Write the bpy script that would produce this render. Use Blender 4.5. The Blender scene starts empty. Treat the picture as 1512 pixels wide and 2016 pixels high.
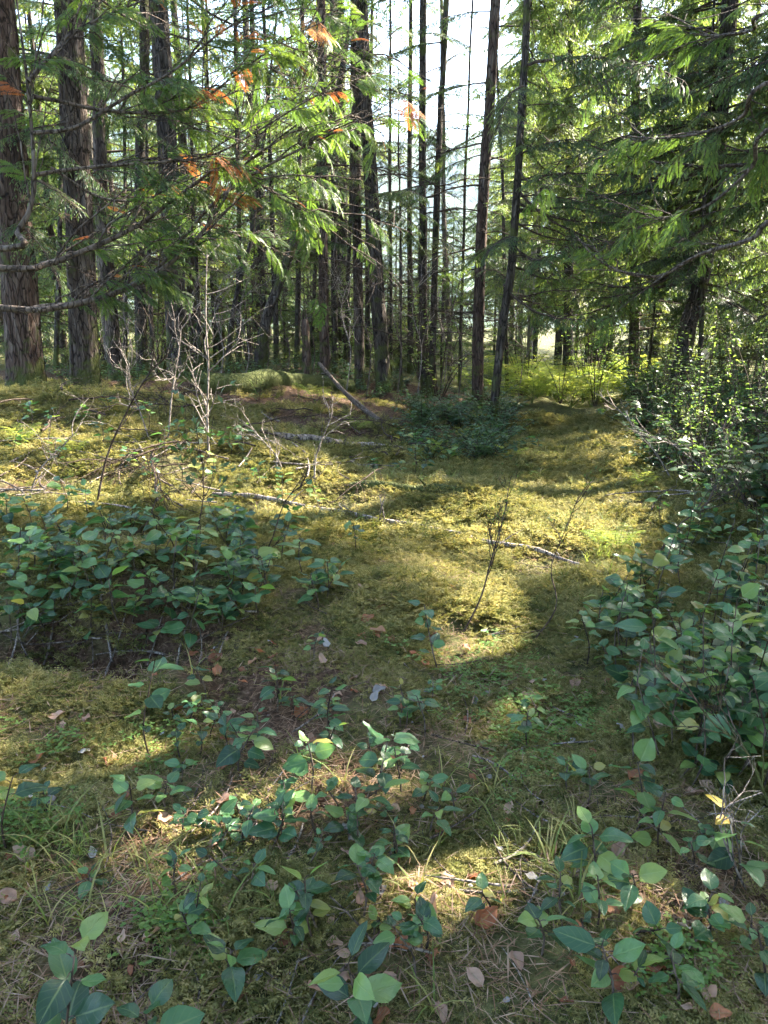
import bpy, math, random
import numpy as np
from mathutils import Vector, Matrix, Euler
from mathutils.bvhtree import BVHTree

rnd = random.Random(11)
R = math.radians
scene = bpy.context.scene
COL = scene.collection

# ------------------------------------------------------------------ camera
PITCH = 14.2
CAM = Vector((0, 0, 1.55))
cam_d = bpy.data.cameras.new('camera')
cam = bpy.data.objects.new('camera', cam_d)
COL.objects.link(cam)
cam_d.sensor_fit = 'VERTICAL'
cam_d.sensor_height = 36.0
cam_d.lens = 26.0
cam_d.clip_end = 4000
cam.location = CAM
cam.rotation_euler = (R(90 - PITCH), 0, 0)
scene.camera = cam

# ------------------------------------------------------------------ light
SUN_AZ, SUN_EL = 58.0, 38.0
SUN = Vector((math.cos(R(SUN_EL)) * math.sin(R(SUN_AZ)), math.cos(R(SUN_EL)) * math.cos(R(SUN_AZ)), math.sin(R(SUN_EL))))
world = bpy.data.worlds.new('World')
scene.world = world
world.use_nodes = True
wt = world.node_tree
wt.nodes.clear()
wo = wt.nodes.new('ShaderNodeOutputWorld')
wb = wt.nodes.new('ShaderNodeBackground')
ws = wt.nodes.new('ShaderNodeTexSky')
ws.sky_type = 'NISHITA'
ws.sun_disc = False
ws.sun_elevation = R(SUN_EL)
ws.sun_rotation = R(SUN_AZ)
ws.air_density = 1.0
ws.dust_density = 2.0
wb.inputs['Strength'].default_value = 0.11
wt.links.new(ws.outputs[0], wb.inputs[0])
wt.links.new(wb.outputs[0], wo.inputs[0])
sl = bpy.data.lights.new('sun', 'SUN')
sl.energy = 5.0
sl.angle = R(0.6)
sl.color = (1.0, 0.91, 0.76)
sun = bpy.data.objects.new('sun', sl)
COL.objects.link(sun)
sun.rotation_euler = SUN.to_track_quat('Z', 'Y').to_euler()
sun.location = (10, 10, 30)

scene.view_settings.view_transform = 'Standard'
scene.view_settings.look = 'None'
scene.view_settings.gamma = 1
scene.view_settings.exposure = 3.5
scene.render.engine = 'CYCLES'
cy = scene.cycles
cy.max_bounces = 7
cy.diffuse_bounces = 4
cy.glossy_bounces = 2
cy.transmission_bounces = 4
cy.transparent_max_bounces = 4
cy.volume_bounces = 0
cy.use_denoising = True
cy.use_adaptive_sampling = True
cy.adaptive_threshold = .02
cy.sample_clamp_indirect = 6
cy.caustics_reflective = False
cy.caustics_refractive = False

# ------------------------------------------------------------------ pixel <-> world (photo pixels 1512 x 2016)
F = 26.0 / 36.0 * 2016
CT, ST = math.cos(R(PITCH)), math.sin(R(PITCH))

def ray(px, py):
    u, v = (px - 756) / F, (1008 - py) / F
    return Vector((u, CT + v * ST, -ST + v * CT)).normalized()

def at(px, py, Y):
    d = ray(px, py)
    return CAM + d * (Y / d.y)

def proj(p):
    q = p - CAM
    z = q.y * CT - q.z * ST
    if z < 0.05:
        return (-9999, -9999)
    return (756 + F * q.x / z, 1008 - F * (q.y * ST + q.z * CT) / z)

# ------------------------------------------------------------------ terrain function
def vnoise(x, y, seed=0.0):
    x = np.asarray(x, float); y = np.asarray(y, float)
    xi, yi = np.floor(x), np.floor(y)
    fx, fy = x - xi, y - yi
    fx = fx * fx * (3 - 2 * fx); fy = fy * fy * (3 - 2 * fy)
    def h(a, b):
        s = np.sin(a * 127.1 + b * 311.7 + seed * 74.7) * 43758.5453
        return (s - np.floor(s)) * 2 - 1
    a = h(xi, yi) * (1 - fx) + h(xi + 1, yi) * fx
    b = h(xi, yi + 1) * (1 - fx) + h(xi + 1, yi + 1) * fx
    return a * (1 - fy) + b * fy

def ss(a, b, x):
    t = np.clip((x - a) / (b - a), 0, 1)
    return t * t * (3 - 2 * t)

def gz(x, y):
    x = np.asarray(x, float); y = np.asarray(y, float)
    xp = 0.3 + (y - 1.7) * 0.258
    d = xp - 0.5 - x
    e = x - xp - 0.75
    z = 0.50 * ss(0.6, 5.0, d) * ss(3.0, 9, y) + 0.10 * ss(.4, 2.5, d)
    z = z + 0.50 * ss(0, 2.8, e) * ss(1.2, 4.5, y)
    z = z + 0.26 * np.exp(-((x + 1.45) / .75) ** 2 - ((y - 3.95) / .42) ** 2)
    z = z - 0.34 * np.exp(-((x + 1.40) / .40) ** 2 - ((y - 3.28) / .19) ** 2)
    z = z + 0.10 * np.exp(-((x + 0.05) / .40) ** 2 - ((y - 1.9) / .5) ** 2)
    z = z - 0.07 * np.exp(-((x - xp) / .45) ** 2)
    # a low ridge crossing from the bank to the path
    ry = 8.1 - (x + 4.0) * 0.42
    z = z + 0.16 * np.exp(-((y - ry) / .75) ** 2) * ss(2.4, 0.2, x)
    near = 1 - ss(14, 30, np.hypot(x, y))
    z = z + (0.10 * vnoise(x * .45, y * .45, 1) + 0.075 * vnoise(x * 1.5, y * 1.5, 2)) * (0.3 + .7 * near)
    z = z + (0.036 * vnoise(x * 4.2, y * 4.2, 3) + 0.012 * vnoise(x * 10, y * 10, 4)) * near
    far = ss(25, 120, y)
    return z * (1 - far)

def g1(x, y):
    return float(gz(x, y))

def hit(px, py):
    d = ray(px, py)
    t = 0.8
    while t < 60:
        p = CAM + d * t
        if p.z < g1(p.x, p.y):
            lo, hi = t - .12, t
            for _ in range(8):
                m = (lo + hi) / 2
                p = CAM + d * m
                if p.z < g1(p.x, p.y): hi = m
                else: lo = m
            return CAM + d * hi
        t += .12
    return CAM + d * 20

# ------------------------------------------------------------------ materials
def mat(name):
    m = bpy.data.materials.new(name)
    m.use_nodes = True
    nt = m.node_tree
    nt.nodes.clear()
    out = nt.nodes.new('ShaderNodeOutputMaterial')
    return m, nt, out

def nd(nt, typ, **kw):
    n = nt.nodes.new('ShaderNode' + typ)
    for k, v in kw.items():
        if k in n.inputs.keys() if hasattr(n.inputs, 'keys') else False:
            n.inputs[k].default_value = v
        else:
            setattr(n, k, v)
    return n

def ramp(nt, stops, interp='LINEAR'):
    n = nt.nodes.new('ShaderNodeValToRGB')
    cr = n.color_ramp
    cr.interpolation = interp
    while len(cr.elements) < len(stops):
        cr.elements.new(0.5)
    for el, (p, c) in zip(cr.elements, stops):
        el.position = p
        el.color = (*c, 1)
    return n

def noise(nt, vec, scale, detail=4, rough=.6):
    n = nt.nodes.new('ShaderNodeTexNoise')
    n.inputs['Scale'].default_value = scale
    n.inputs['Detail'].default_value = detail
    n.inputs['Roughness'].default_value = rough
    if vec is not None:
        nt.links.new(vec, n.inputs['Vector'])
    return n

def leaf_mat(name, stops, trans=0.4, rough=.45, spec=.4, tint='obj', vein=False, tcol=(1.25, 1.2, .55), spots=None):
    """thin leaf: reflects, and lets light through with a yellower colour"""
    m, nt, out = mat(name)
    L = nt.links.new
    oi = nt.nodes.new('ShaderNodeObjectInfo')
    rp = ramp(nt, stops)
    if tint == 'attr':
        a = nt.nodes.new('ShaderNodeAttribute'); a.attribute_name = 'tint'
        ad = nt.nodes.new('ShaderNodeMath'); ad.operation = 'MULTIPLY_ADD'
        L(oi.outputs['Random'], ad.inputs[0]); ad.inputs[1].default_value = .45
        mu = nt.nodes.new('ShaderNodeMath'); mu.operation = 'MULTIPLY'
        L(a.outputs['Fac'], mu.inputs[0]); mu.inputs[1].default_value = .55
        L(mu.outputs[0], ad.inputs[2])
        L(ad.outputs[0], rp.inputs[0])
    elif tint == 'moss':
        a = nt.nodes.new('ShaderNodeAttribute'); a.attribute_name = 'tint'
        nzm = noise(nt, oi.outputs['Location'], 1.7, 5, .65)
        mrm = nt.nodes.new('ShaderNodeMapRange'); L(nzm.outputs[0], mrm.inputs[0]); mrm.inputs[1].default_value = .3; mrm.inputs[2].default_value = .7
        a1 = nt.nodes.new('ShaderNodeMath'); a1.operation = 'MULTIPLY_ADD'; L(a.outputs['Fac'], a1.inputs[0]); a1.inputs[1].default_value = .42
        a2 = nt.nodes.new('ShaderNodeMath'); a2.operation = 'MULTIPLY_ADD'; L(oi.outputs['Random'], a2.inputs[0]); a2.inputs[1].default_value = .24
        a3 = nt.nodes.new('ShaderNodeMath'); a3.operation = 'MULTIPLY'; L(mrm.outputs[0], a3.inputs[0]); a3.inputs[1].default_value = .36
        L(a3.outputs[0], a2.inputs[2]); L(a2.outputs[0], a1.inputs[2]); L(a1.outputs[0], rp.inputs[0])
    elif tint == 'geo':
        gi = nt.nodes.new('ShaderNodeNewGeometry')
        ad = nt.nodes.new('ShaderNodeMath'); ad.operation = 'MULTIPLY_ADD'
        L(gi.outputs['Random Per Island'], ad.inputs[0]); ad.inputs[1].default_value = .6
        mu = nt.nodes.new('ShaderNodeMath'); mu.operation = 'MULTIPLY'
        L(oi.outputs['Random'], mu.inputs[0]); mu.inputs[1].default_value = .4
        L(mu.outputs[0], ad.inputs[2]); L(ad.outputs[0], rp.inputs[0])
    else:
        L(oi.outputs['Random'], rp.inputs[0])
    col = rp.outputs[0]
    pb = nt.nodes.new('ShaderNodeBsdfPrincipled')
    pb.inputs['Roughness'].default_value = rough
    pb.inputs['Specular IOR Level'].default_value = spec
    if vein or spots:
        tc = nt.nodes.new('ShaderNodeTexCoord')
    if vein:
        uv = nt.nodes.new('ShaderNodeSeparateXYZ'); L(tc.outputs['UV'], uv.inputs[0])
        # u = 0..1 across, v along
        su = nt.nodes.new('ShaderNodeMath'); su.operation = 'SUBTRACT'; L(uv.outputs[0], su.inputs[0]); su.inputs[1].default_value = .5
        ab = nt.nodes.new('ShaderNodeMath'); ab.operation = 'ABSOLUTE'; L(su.outputs[0], ab.inputs[0])
        mid = nt.nodes.new('ShaderNodeMapRange'); L(ab.outputs[0], mid.inputs[0])
        mid.inputs[1].default_value = .015; mid.inputs[2].default_value = .05; mid.inputs[3].default_value = 1; mid.inputs[4].default_value = 0
        dv = nt.nodes.new('ShaderNodeMath'); dv.operation = 'MULTIPLY_ADD'; L(ab.outputs[0], dv.inputs[0]); dv.inputs[1].default_value = -.55; L(uv.outputs[1], dv.inputs[2])
        si = nt.nodes.new('ShaderNodeMath'); si.operation = 'MULTIPLY'; L(dv.outputs[0], si.inputs[0]); si.inputs[1].default_value = 34
        sn = nt.nodes.new('ShaderNodeMath'); sn.operation = 'SINE'; L(si.outputs[0], sn.inputs[0])
        mr = nt.nodes.new('ShaderNodeMapRange'); L(sn.outputs[0], mr.inputs[0])
        mr.inputs[1].default_value = .75; mr.inputs[2].default_value = 1.0; mr.inputs[3].default_value = 0; mr.inputs[4].default_value = .22
        mx = nt.nodes.new('ShaderNodeMath'); mx.operation = 'MAXIMUM'; L(mid.outputs[0], mx.inputs[0]); L(mr.outputs[0], mx.inputs[1])
        cm = nt.nodes.new('ShaderNodeMix'); cm.data_type = 'RGBA'
        f = nt.nodes.new('ShaderNodeMath'); f.operation = 'MULTIPLY'; L(mx.outputs[0], f.inputs[0]); f.inputs[1].default_value = .32
        L(f.outputs[0], cm.inputs[0]); L(col, cm.inputs[6]); cm.inputs[7].default_value = (.22, .30, .12, 1)
        col = cm.outputs[2]
        nz = noise(nt, tc.outputs['UV'], 7, 3)
        bp = nt.nodes.new('ShaderNodeBump'); bp.inputs['Strength'].default_value = .5; bp.inputs['Distance'].default_value = .002
        hs = nt.nodes.new('ShaderNodeMath'); hs.operation = 'SUBTRACT'; L(nz.outputs[0], hs.inputs[0]); L(mx.outputs[0], hs.inputs[1])
        L(hs.outputs[0], bp.inputs['Height']); L(bp.outputs[0], pb.inputs['Normal'])
    if spots:
        nz2 = noise(nt, tc.outputs['Object'], spots[0], 3)
        mr2 = nt.nodes.new('ShaderNodeMapRange'); L(nz2.outputs[0], mr2.inputs[0])
        mr2.inputs[1].default_value = spots[1]; mr2.inputs[2].default_value = spots[1] + .06
        c2 = nt.nodes.new('ShaderNodeMix'); c2.data_type = 'RGBA'
        L(mr2.outputs[0], c2.inputs[0]); L(col, c2.inputs[6]); c2.inputs[7].default_value = (*spots[2], 1)
        col = c2.outputs[2]
    L(col, pb.inputs['Base Color'])
    tb = nt.nodes.new('ShaderNodeBsdfTranslucent')
    tm = nt.nodes.new('ShaderNodeMix'); tm.data_type = 'RGBA'; tm.blend_type = 'MULTIPLY'
    tm.inputs[0].default_value = 1; L(col, tm.inputs[6]); tm.inputs[7].default_value = (*[c * 2.2 for c in tcol], 1)
    L(tm.outputs[2], tb.inputs[0])
    ms = nt.nodes.new('ShaderNodeMixShader'); ms.inputs[0].default_value = trans
    L(pb.outputs[0], ms.inputs[1]); L(tb.outputs[0], ms.inputs[2]); L(ms.outputs[0], out.inputs[0])
    return m

def bark_mat(name, c0, c1, c2, moss=0.0, zs=.18, scale=14, bump=1.0):
    m, nt, out = mat(name)
    L = nt.links.new
    tc = nt.nodes.new('ShaderNodeTexCoord')
    mp = nt.nodes.new('ShaderNodeMapping'); mp.inputs['Scale'].default_value = (1, 1, zs)
    ds = noise(nt, tc.outputs['Object'], 2.2, 3)
    dm = nt.nodes.new('ShaderNodeMix'); dm.data_type = 'VECTOR'; dm.inputs[0].default_value = .12
    L(tc.outputs['Object'], dm.inputs[4]); L(ds.outputs['Color'], dm.inputs[5])
    L(dm.outputs[1], mp.inputs[0])
    n1 = noise(nt, mp.outputs[0], scale, 6, .65)
    vo = nt.nodes.new('ShaderNodeTexVoronoi'); vo.feature = 'DISTANCE_TO_EDGE'; vo.inputs['Scale'].default_value = scale * 1.6
    L(mp.outputs[0], vo.inputs['Vector'])
    rp = ramp(nt, [(.32, c0), (.5, c1), (.68, c2)])
    L(n1.outputs[0], rp.inputs[0])
    crk = nt.nodes.new('ShaderNodeMapRange'); L(vo.outputs[0], crk.inputs[0]); crk.inputs[2].default_value = .10
    mc = nt.nodes.new('ShaderNodeMix'); mc.data_type = 'RGBA'
    L(crk.outputs[0], mc.inputs[0]); mc.inputs[6].default_value = (*[c * .45 for c in c0], 1); L(rp.outputs[0], mc.inputs[7])
    col = mc.outputs[2]
    n3 = noise(nt, tc.outputs['Object'], 3.0, 5)
    if moss > 0:
        sz = nt.nodes.new('ShaderNodeSeparateXYZ'); L(tc.outputs['Object'], sz.inputs[0])
        bz = nt.nodes.new('ShaderNodeMapRange'); L(sz.outputs[2], bz.inputs[0]); bz.inputs[1].default_value = 0; bz.inputs[2].default_value = .9; bz.inputs[3].default_value = .22; bz.inputs[4].default_value = 0
        sm = nt.nodes.new('ShaderNodeMath'); sm.operation = 'ADD'; L(n3.outputs[0], sm.inputs[0]); L(bz.outputs[0], sm.inputs[1])
        mr = nt.nodes.new('ShaderNodeMapRange'); L(sm.outputs[0], mr.inputs[0]); mr.inputs[1].default_value = .62 - moss; mr.inputs[2].default_value = .72 - moss
        mm = nt.nodes.new('ShaderNodeMix'); mm.data_type = 'RGBA'
        L(mr.outputs[0], mm.inputs[0]); L(col, mm.inputs[6]); mm.inputs[7].default_value = (.075, .085, .025, 1)
        col = mm.outputs[2]
    pb = nt.nodes.new('ShaderNodeBsdfPrincipled'); pb.inputs['Roughness'].default_value = .9; pb.inputs['Specular IOR Level'].default_value = .2
    L(col, pb.inputs['Base Color'])
    ad = nt.nodes.new('ShaderNodeMath'); ad.operation = 'MULTIPLY_ADD'; L(crk.outputs[0], ad.inputs[0]); ad.inputs[1].default_value = .6; L(n1.outputs[0], ad.inputs[2])
    bp = nt.nodes.new('ShaderNodeBump'); bp.inputs['Strength'].default_value = bump; bp.inputs['Distance'].default_value = .02
    L(ad.outputs[0], bp.inputs['Height']); L(bp.outputs[0], pb.inputs['Normal'])
    L(pb.outputs[0], out.inputs[0])
    return m

def ground_mat():
    m, nt, out = mat('moss_ground')
    L = nt.links.new
    tc = nt.nodes.new('ShaderNodeTexCoord')
    v = tc.outputs['Object']
    n1 = noise(nt, v, 1.1, 5)
    n2 = noise(nt, v, 26, 5, .7)
    n3 = noise(nt, v, 3.2, 6, .65)
    r1 = ramp(nt, [(.35, (.058, .066, .026)), (.55, (.115, .110, .048)), (.72, (.20, .175, .08))])
    L(n1.outputs[0], r1.inputs[0])
    r2 = ramp(nt, [(.3, (.35, .35, .33)), (.62, (1.25, 1.25, 1.2))])
    L(n2.outputs[0], r2.inputs[0])
    mu = nt.nodes.new('ShaderNodeMix'); mu.data_type = 'RGBA'; mu.blend_type = 'MULTIPLY'; mu.inputs[0].default_value = 1
    L(r1.outputs[0], mu.inputs[6]); L(r2.outputs[0], mu.inputs[7])
    at_ = nt.nodes.new('ShaderNodeAttribute'); at_.attribute_name = 'litter'
    ad = nt.nodes.new('ShaderNodeMath'); ad.operation = 'ADD'; L(at_.outputs['Fac'], ad.inputs[0]); L(n3.outputs[0], ad.inputs[1])
    mr = nt.nodes.new('ShaderNodeMapRange'); L(ad.outputs[0], mr.inputs[0]); mr.inputs[1].default_value = .62; mr.inputs[2].default_value = .8
    n4 = noise(nt, v, 45, 4, .7)
    r4 = ramp(nt, [(.35, (.035, .022, .014)), (.55, (.10, .06, .038)), (.7, (.21, .15, .11))])
    L(n4.outputs[0], r4.inputs[0])
    mm = nt.nodes.new('ShaderNodeMix'); mm.data_type = 'RGBA'
    L(mr.outputs[0], mm.inputs[0]); L(mu.outputs[2], mm.inputs[6]); L(r4.outputs[0], mm.inputs[7])
    pb = nt.nodes.new('ShaderNodeBsdfPrincipled'); pb.inputs['Roughness'].default_value = .95; pb.inputs['Specular IOR Level'].default_value = .1
    L(mm.outputs[2], pb.inputs['Base Color'])
    bp = nt.nodes.new('ShaderNodeBump'); bp.inputs['Strength'].default_value = 1; bp.inputs['Distance'].default_value = .03
    L(n2.outputs[0], bp.inputs['Height']); L(bp.outputs[0], pb.inputs['Normal'])
    L(pb.outputs[0], out.inputs[0])
    return m

M = {}
M['ground'] = ground_mat()
M['fir'] = bark_mat('fir_bark', (.032, .022, .018), (.082, .060, .049), (.18, .15, .132), .06)
M['red'] = bark_mat('red_bark', (.034, .021, .016), (.085, .054, .042), (.16, .125, .105), .05)
M['dark'] = bark_mat('dark_bark', (.026, .020, .017), (.062, .049, .041), (.125, .107, .094), .08)
M['pale'] = bark_mat('pale_bark', (.12, .10, .085), (.24, .20, .17), (.36, .32, .28), .0)
M['twig'] = bark_mat('twig_bark', (.035, .024, .018), (.075, .052, .038), (.13, .10, .08), .0, .3, 30, .4)
M['limb'] = bark_mat('limb_bark', (.06, .045, .036), (.12, .092, .075), (.20, .165, .14), .0, .3, 26, .6)
M['deadwood'] = bark_mat('grey_deadwood', (.10, .082, .068), (.24, .20, .175), (.43, .375, .335), .0, .3, 30, .4)
M['log'] = bark_mat('weathered_log', (.10, .08, .068), (.25, .21, .185), (.42, .38, .34), .0, .3, 18, .8)
M['mosslog'] = bark_mat('mossy_log', (.05, .04, .03), (.09, .075, .05), (.13, .11, .07), .22, .5, 14, 1)
M['hem'] = leaf_mat('hemlock_needles', [(0, (.022, .042, .024)), (.45, (.045, .080, .038)), (.8, (.085, .125, .048)), (1, (.14, .165, .06))], .38, .5, .3, 'attr')
M['young'] = leaf_mat('sun_tinted_needles', [(0, (.038, .064, .026)), (.5, (.075, .112, .040)), (1, (.155, .175, .065))], .44, .5, .3, 'attr')  # brighter, yellower than the hemlock needles: backlit sun glow put into the colour
M['ced'] = leaf_mat('cedar_foliage', [(0, (.026, .052, .020)), (.5, (.052, .095, .030)), (.85, (.10, .155, .038)), (1, (.17, .20, .045))], .46, .42, .4, 'attr')
M['cedbrown'] = leaf_mat('cedar_foliage_rust', [(0, (.10, .048, .022)), (.35, (.22, .080, .030)), (.65, (.30, .125, .05)), (1, (.38, .26, .09))], .40, .6, .2, 'attr', tcol=(1.2, .9, .6))
M['salal'] = leaf_mat('salal_leaf', [(0, (.012, .040, .018)), (.35, (.030, .088, .038)), (.65, (.070, .160, .062)), (.85, (.11, .20, .06)), (.95, (.17, .23, .06)), (1, (.25, .22, .06))],   .30, .33, .5, 'obj', True, spots=(26, .70, (.16, .12, .05)))
M['salalfar'] = leaf_mat('salal_leaves_far', [(0, (.020, .050, .024)), (.6, (.042, .088, .036)), (.9, (.08, .14, .045)), (1, (.17, .20, .05))], .32, .42, .4, 'geo')
M['yellowleaf'] = leaf_mat('yellowing_leaf', [(0, (.42, .33, .05)), (1, (.50, .30, .06))], .35, .5, .3, 'obj', True, spots=(22, .58, (.20, .07, .02)))
M['shrubleaf'] = leaf_mat('shrub_leaf', [(0, (.04, .075, .03)), (.5, (.07, .12, .04)), (1, (.15, .19, .06))], .45, .5, .35, 'geo')
M['fern'] = leaf_mat('bracken', [(0, (.09, .14, .035)), (.5, (.15, .20, .05)), (1, (.27, .25, .075))], .5, .55, .25, 'attr')
M['moss'] = leaf_mat('moss_fronds', [(0, (.028, .048, .013)), (.28, (.083, .102, .033)), (.55, (.180, .176, .067)), (.8, (.31, .273, .119)), (1, (.49, .405, .225))], .34, .85, .1, 'moss', tcol=(.87, .80, .53))
M['grass'] = leaf_mat('grass_blade', [(0, (.08, .13, .035)), (.6, (.15, .19, .06)), (1, (.32, .28, .13))], .4, .5, .3, 'geo')
M['tinyleaf'] = leaf_mat('ground_cover_leaf', [(0, (.06, .13, .03)), (1, (.14, .22, .05))], .4, .45, .4, 'geo')
M['needle'] = leaf_mat('fallen_needles', [(0, (.07, .035, .02)), (.5, (.17, .10, .06)), (1, (.33, .25, .19))], .15, .7, .2, 'geo', tcol=(1, .9, .8))
M['deadrust'] = leaf_mat('rust_dead_leaf', [(0, (.12, .045, .025)), (.5, (.22, .085, .045)), (1, (.32, .14, .07))], .25, .6, .3, 'obj', True, tcol=(1.1, .8, .55))
M['deadpink'] = leaf_mat('tan_dead_leaf', [(0, (.28, .17, .125)), (1, (.40, .27, .20))], .25, .6, .3, 'obj', True, tcol=(1, .8, .65))
M['deadgrey'] = leaf_mat('silver_dead_leaf', [(0, (.20, .185, .185)), (1, (.38, .36, .36))], .2, .6, .3, 'obj', True, tcol=(.9, .85, .8), spots=(14, .6, (.12, .09, .08)))
m_, nt_, out_ = mat('cut_wood')
pb_ = nt_.nodes.new('ShaderNodeBsdfPrincipled'); pb_.inputs['Base Color'].default_value = (.62, .46, .30, 1); pb_.inputs['Roughness'].default_value = .8
nt_.links.new(pb_.outputs[0], out_.inputs[0]); M['cut'] = m_
m_, nt_, out_ = mat('wooded_hill')
tc_ = nt_.nodes.new('ShaderNodeTexCoord'); nz_ = noise(nt_, tc_.outputs['Object'], .12, 5, .7)
rp_ = ramp(nt_, [(.35, (.02, .04, .02)), (.65, (.07, .11, .045))]); nt_.links.new(nz_.outputs[0], rp_.inputs[0])
pb_ = nt_.nodes.new('ShaderNodeBsdfPrincipled'); pb_.inputs['Roughness'].default_value = .9
nt_.links.new(rp_.outputs[0], pb_.inputs['Base Color']); nt_.links.new(pb_.outputs[0], out_.inputs[0]); M['hill'] = m_

# ------------------------------------------------------------------ mesh collecting
class MB:
    def __init__(s):
        s.v = []; s.f = []; s.m = []; s.t = []; s.uv = []; s.n = 0
    def add(s, v, f, mi=0, tint=.5, uv=None):
        v = np.asarray(v, float); f = np.asarray(f, int)
        s.v.append(v); s.f.append(f + s.n); s.n += len(v)
        s.m.append(np.full(len(f), mi))
        s.t.append(np.full(len(v), tint) if np.isscalar(tint) else np.asarray(tint, float))
        s.uv.append(np.zeros((len(v), 2)) if uv is None else uv)
    def tube(s, pts, rad, k=5, mi=0, cap=False, tint=.5):
        pts = np.asarray(pts, float); n = len(pts)
        rad = np.broadcast_to(np.asarray(rad, float), (n,))
        t = np.gradient(pts, axis=0); t /= np.linalg.norm(t, axis=1)[:, None] + 1e-9
        ref = np.array([0, 0, 1.]) if abs(t[0][2]) < .9 else np.array([1., 0, 0])
        a = np.cross(t, ref); a /= np.linalg.norm(a, axis=1)[:, None] + 1e-9
        b = np.cross(t, a)
        th = np.arange(k) * 2 * math.pi / k
        v = pts[:, None, :] + rad[:, None, None] * (np.cos(th)[None, :, None] * a[:, None, :] + np.sin(th)[None, :, None] * b[:, None, :])
        v = v.reshape(-1, 3)
        i = np.arange(n - 1)[:, None] * k; j = np.arange(k)[None, :]; j2 = (j + 1) % k
        f = np.stack([i + j, i + j2, i + k + j2, i + k + j], -1).reshape(-1, 4)
        s.add(v, f, mi, tint)
        if cap:
            for base, rev in ((0, True), ((n - 1) * k, False)):
                c = pts[0] if rev else pts[-1]
                vv = np.vstack([v[base:base + k], c])
                ff = [[q, (q + 1) % k, k, k] if not rev else [(q + 1) % k, q, k, k] for q in range(k)]
                s.add(vv, np.array(ff), mi, tint)
    def strips(s, p, d, nrm, ln, wd, mi=1, tint=.5, bend=0.0):
        """diamond-shaped blades: p base, d direction, nrm normal (all n x 3)"""
        p = np.asarray(p, float); d = np.asarray(d, float); nrm = np.asarray(nrm, float)
        n = len(p)
        if n == 0: return
        d = d / (np.linalg.norm(d, axis=1)[:, None] + 1e-9)
        w = np.cross(d, nrm); w /= np.linalg.norm(w, axis=1)[:, None] + 1e-9
        up = np.cross(w, d)
        ln = np.broadcast_to(ln, (n,))[:, None]; wd = np.broadcast_to(wd, (n,))[:, None]
        a = p; m = p + d * ln * .5
        q1 = m + w * wd * .5; q2 = p + d * ln - up * ln * bend; q3 = m - w * wd * .5
        v = np.stack([a, q1, q2, q3], 1).reshape(-1, 3)
        f = np.arange(4 * n).reshape(-1, 4)
        tt = np.repeat(np.broadcast_to(tint, (n,)), 4)
        s.add(v, f, mi, tt)
    def build(s, name, mats, smooth=True):
        v = np.vstack(s.v); f = np.vstack(s.f)
        me = bpy.data.meshes.new(name)
        tri = f[:, 2] == f[:, 3]
        cnt = np.where(tri, 3, 4)
        tot = int(cnt.sum())
        me.vertices.add(len(v)); me.loops.add(tot); me.polygons.add(len(f))
        me.vertices.foreach_set('co', v.astype(np.float32).ravel())
        st = np.concatenate([[0], np.cumsum(cnt)[:-1]])
        mask = np.ones(f.shape, bool); mask[tri, 3] = False
        li = f[mask]
        me.loops.foreach_set('vertex_index', li.astype(np.int32))
        me.polygons.foreach_set('loop_start', st.astype(np.int32))
        me.polygons.foreach_set('material_index', np.concatenate(s.m).astype(np.int32))
        me.polygons.foreach_set('use_smooth', np.full(len(f), smooth))
        at_ = me.attributes.new('tint', 'FLOAT', 'POINT')
        at_.data.foreach_set('value', np.concatenate(s.t).astype(np.float32))
        uvl = me.uv_layers.new(name='UVMap')
        uvl.data.foreach_set('uv', np.vstack(s.uv)[li].astype(np.float32).ravel())
        for m in mats:
            me.materials.append(m)
        me.update(calc_edges=True)
        return me

def link(name, me, parent=None, mx=None):
    o = bpy.data.objects.new(name, me)
    COL.objects.link(o)
    if parent is not None:
        o.parent = parent
    if mx is not None:
        o.matrix_basis = mx
    return o

def tag(o, label, cat, group=None):
    o['label'] = label; o['category'] = cat
    if group: o['group'] = group
    return o

def empty(name, loc, parent=None):
    o = bpy.data.objects.new(name, None)
    COL.objects.link(o); o.empty_display_size = .1
    o.location = loc
    if parent is not None: o.parent = parent
    return o

def basis(y, up, scale=1.0, loc=(0, 0, 0)):
    y = Vector(y).normalized(); up = Vector(up)
    x = y.cross(up)
    if x.length < 1e-4: x = y.cross(Vector((1, 0, 0)))
    x.normalize(); z = x.cross(y)
    return Matrix(((x.x * scale, y.x * scale, z.x * scale, loc[0]), (x.y * scale, y.y * scale, z.y * scale, loc[1]), (x.z * scale, y.z * scale, z.z * scale, loc[2]), (0, 0, 0, 1)))

def curve_pts(ctrl, n):
    """Catmull-Rom through the control points"""
    c = np.asarray(ctrl, float)
    c = np.vstack([2 * c[0] - c[1], c, 2 * c[-1] - c[-2]])
    out = []
    segs = len(c) - 3
    for t in np.linspace(0, segs, n):
        i = min(int(t), segs - 1); u = t - i
        p0, p1, p2, p3 = c[i:i + 4]
        out.append(.5 * (2 * p1 + (p2 - p0) * u + (2 * p0 - 5 * p1 + 4 * p2 - p3) * u * u + (3 * p1 - p0 - 3 * p2 + p3) * u ** 3))
    return np.array(out)

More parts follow.
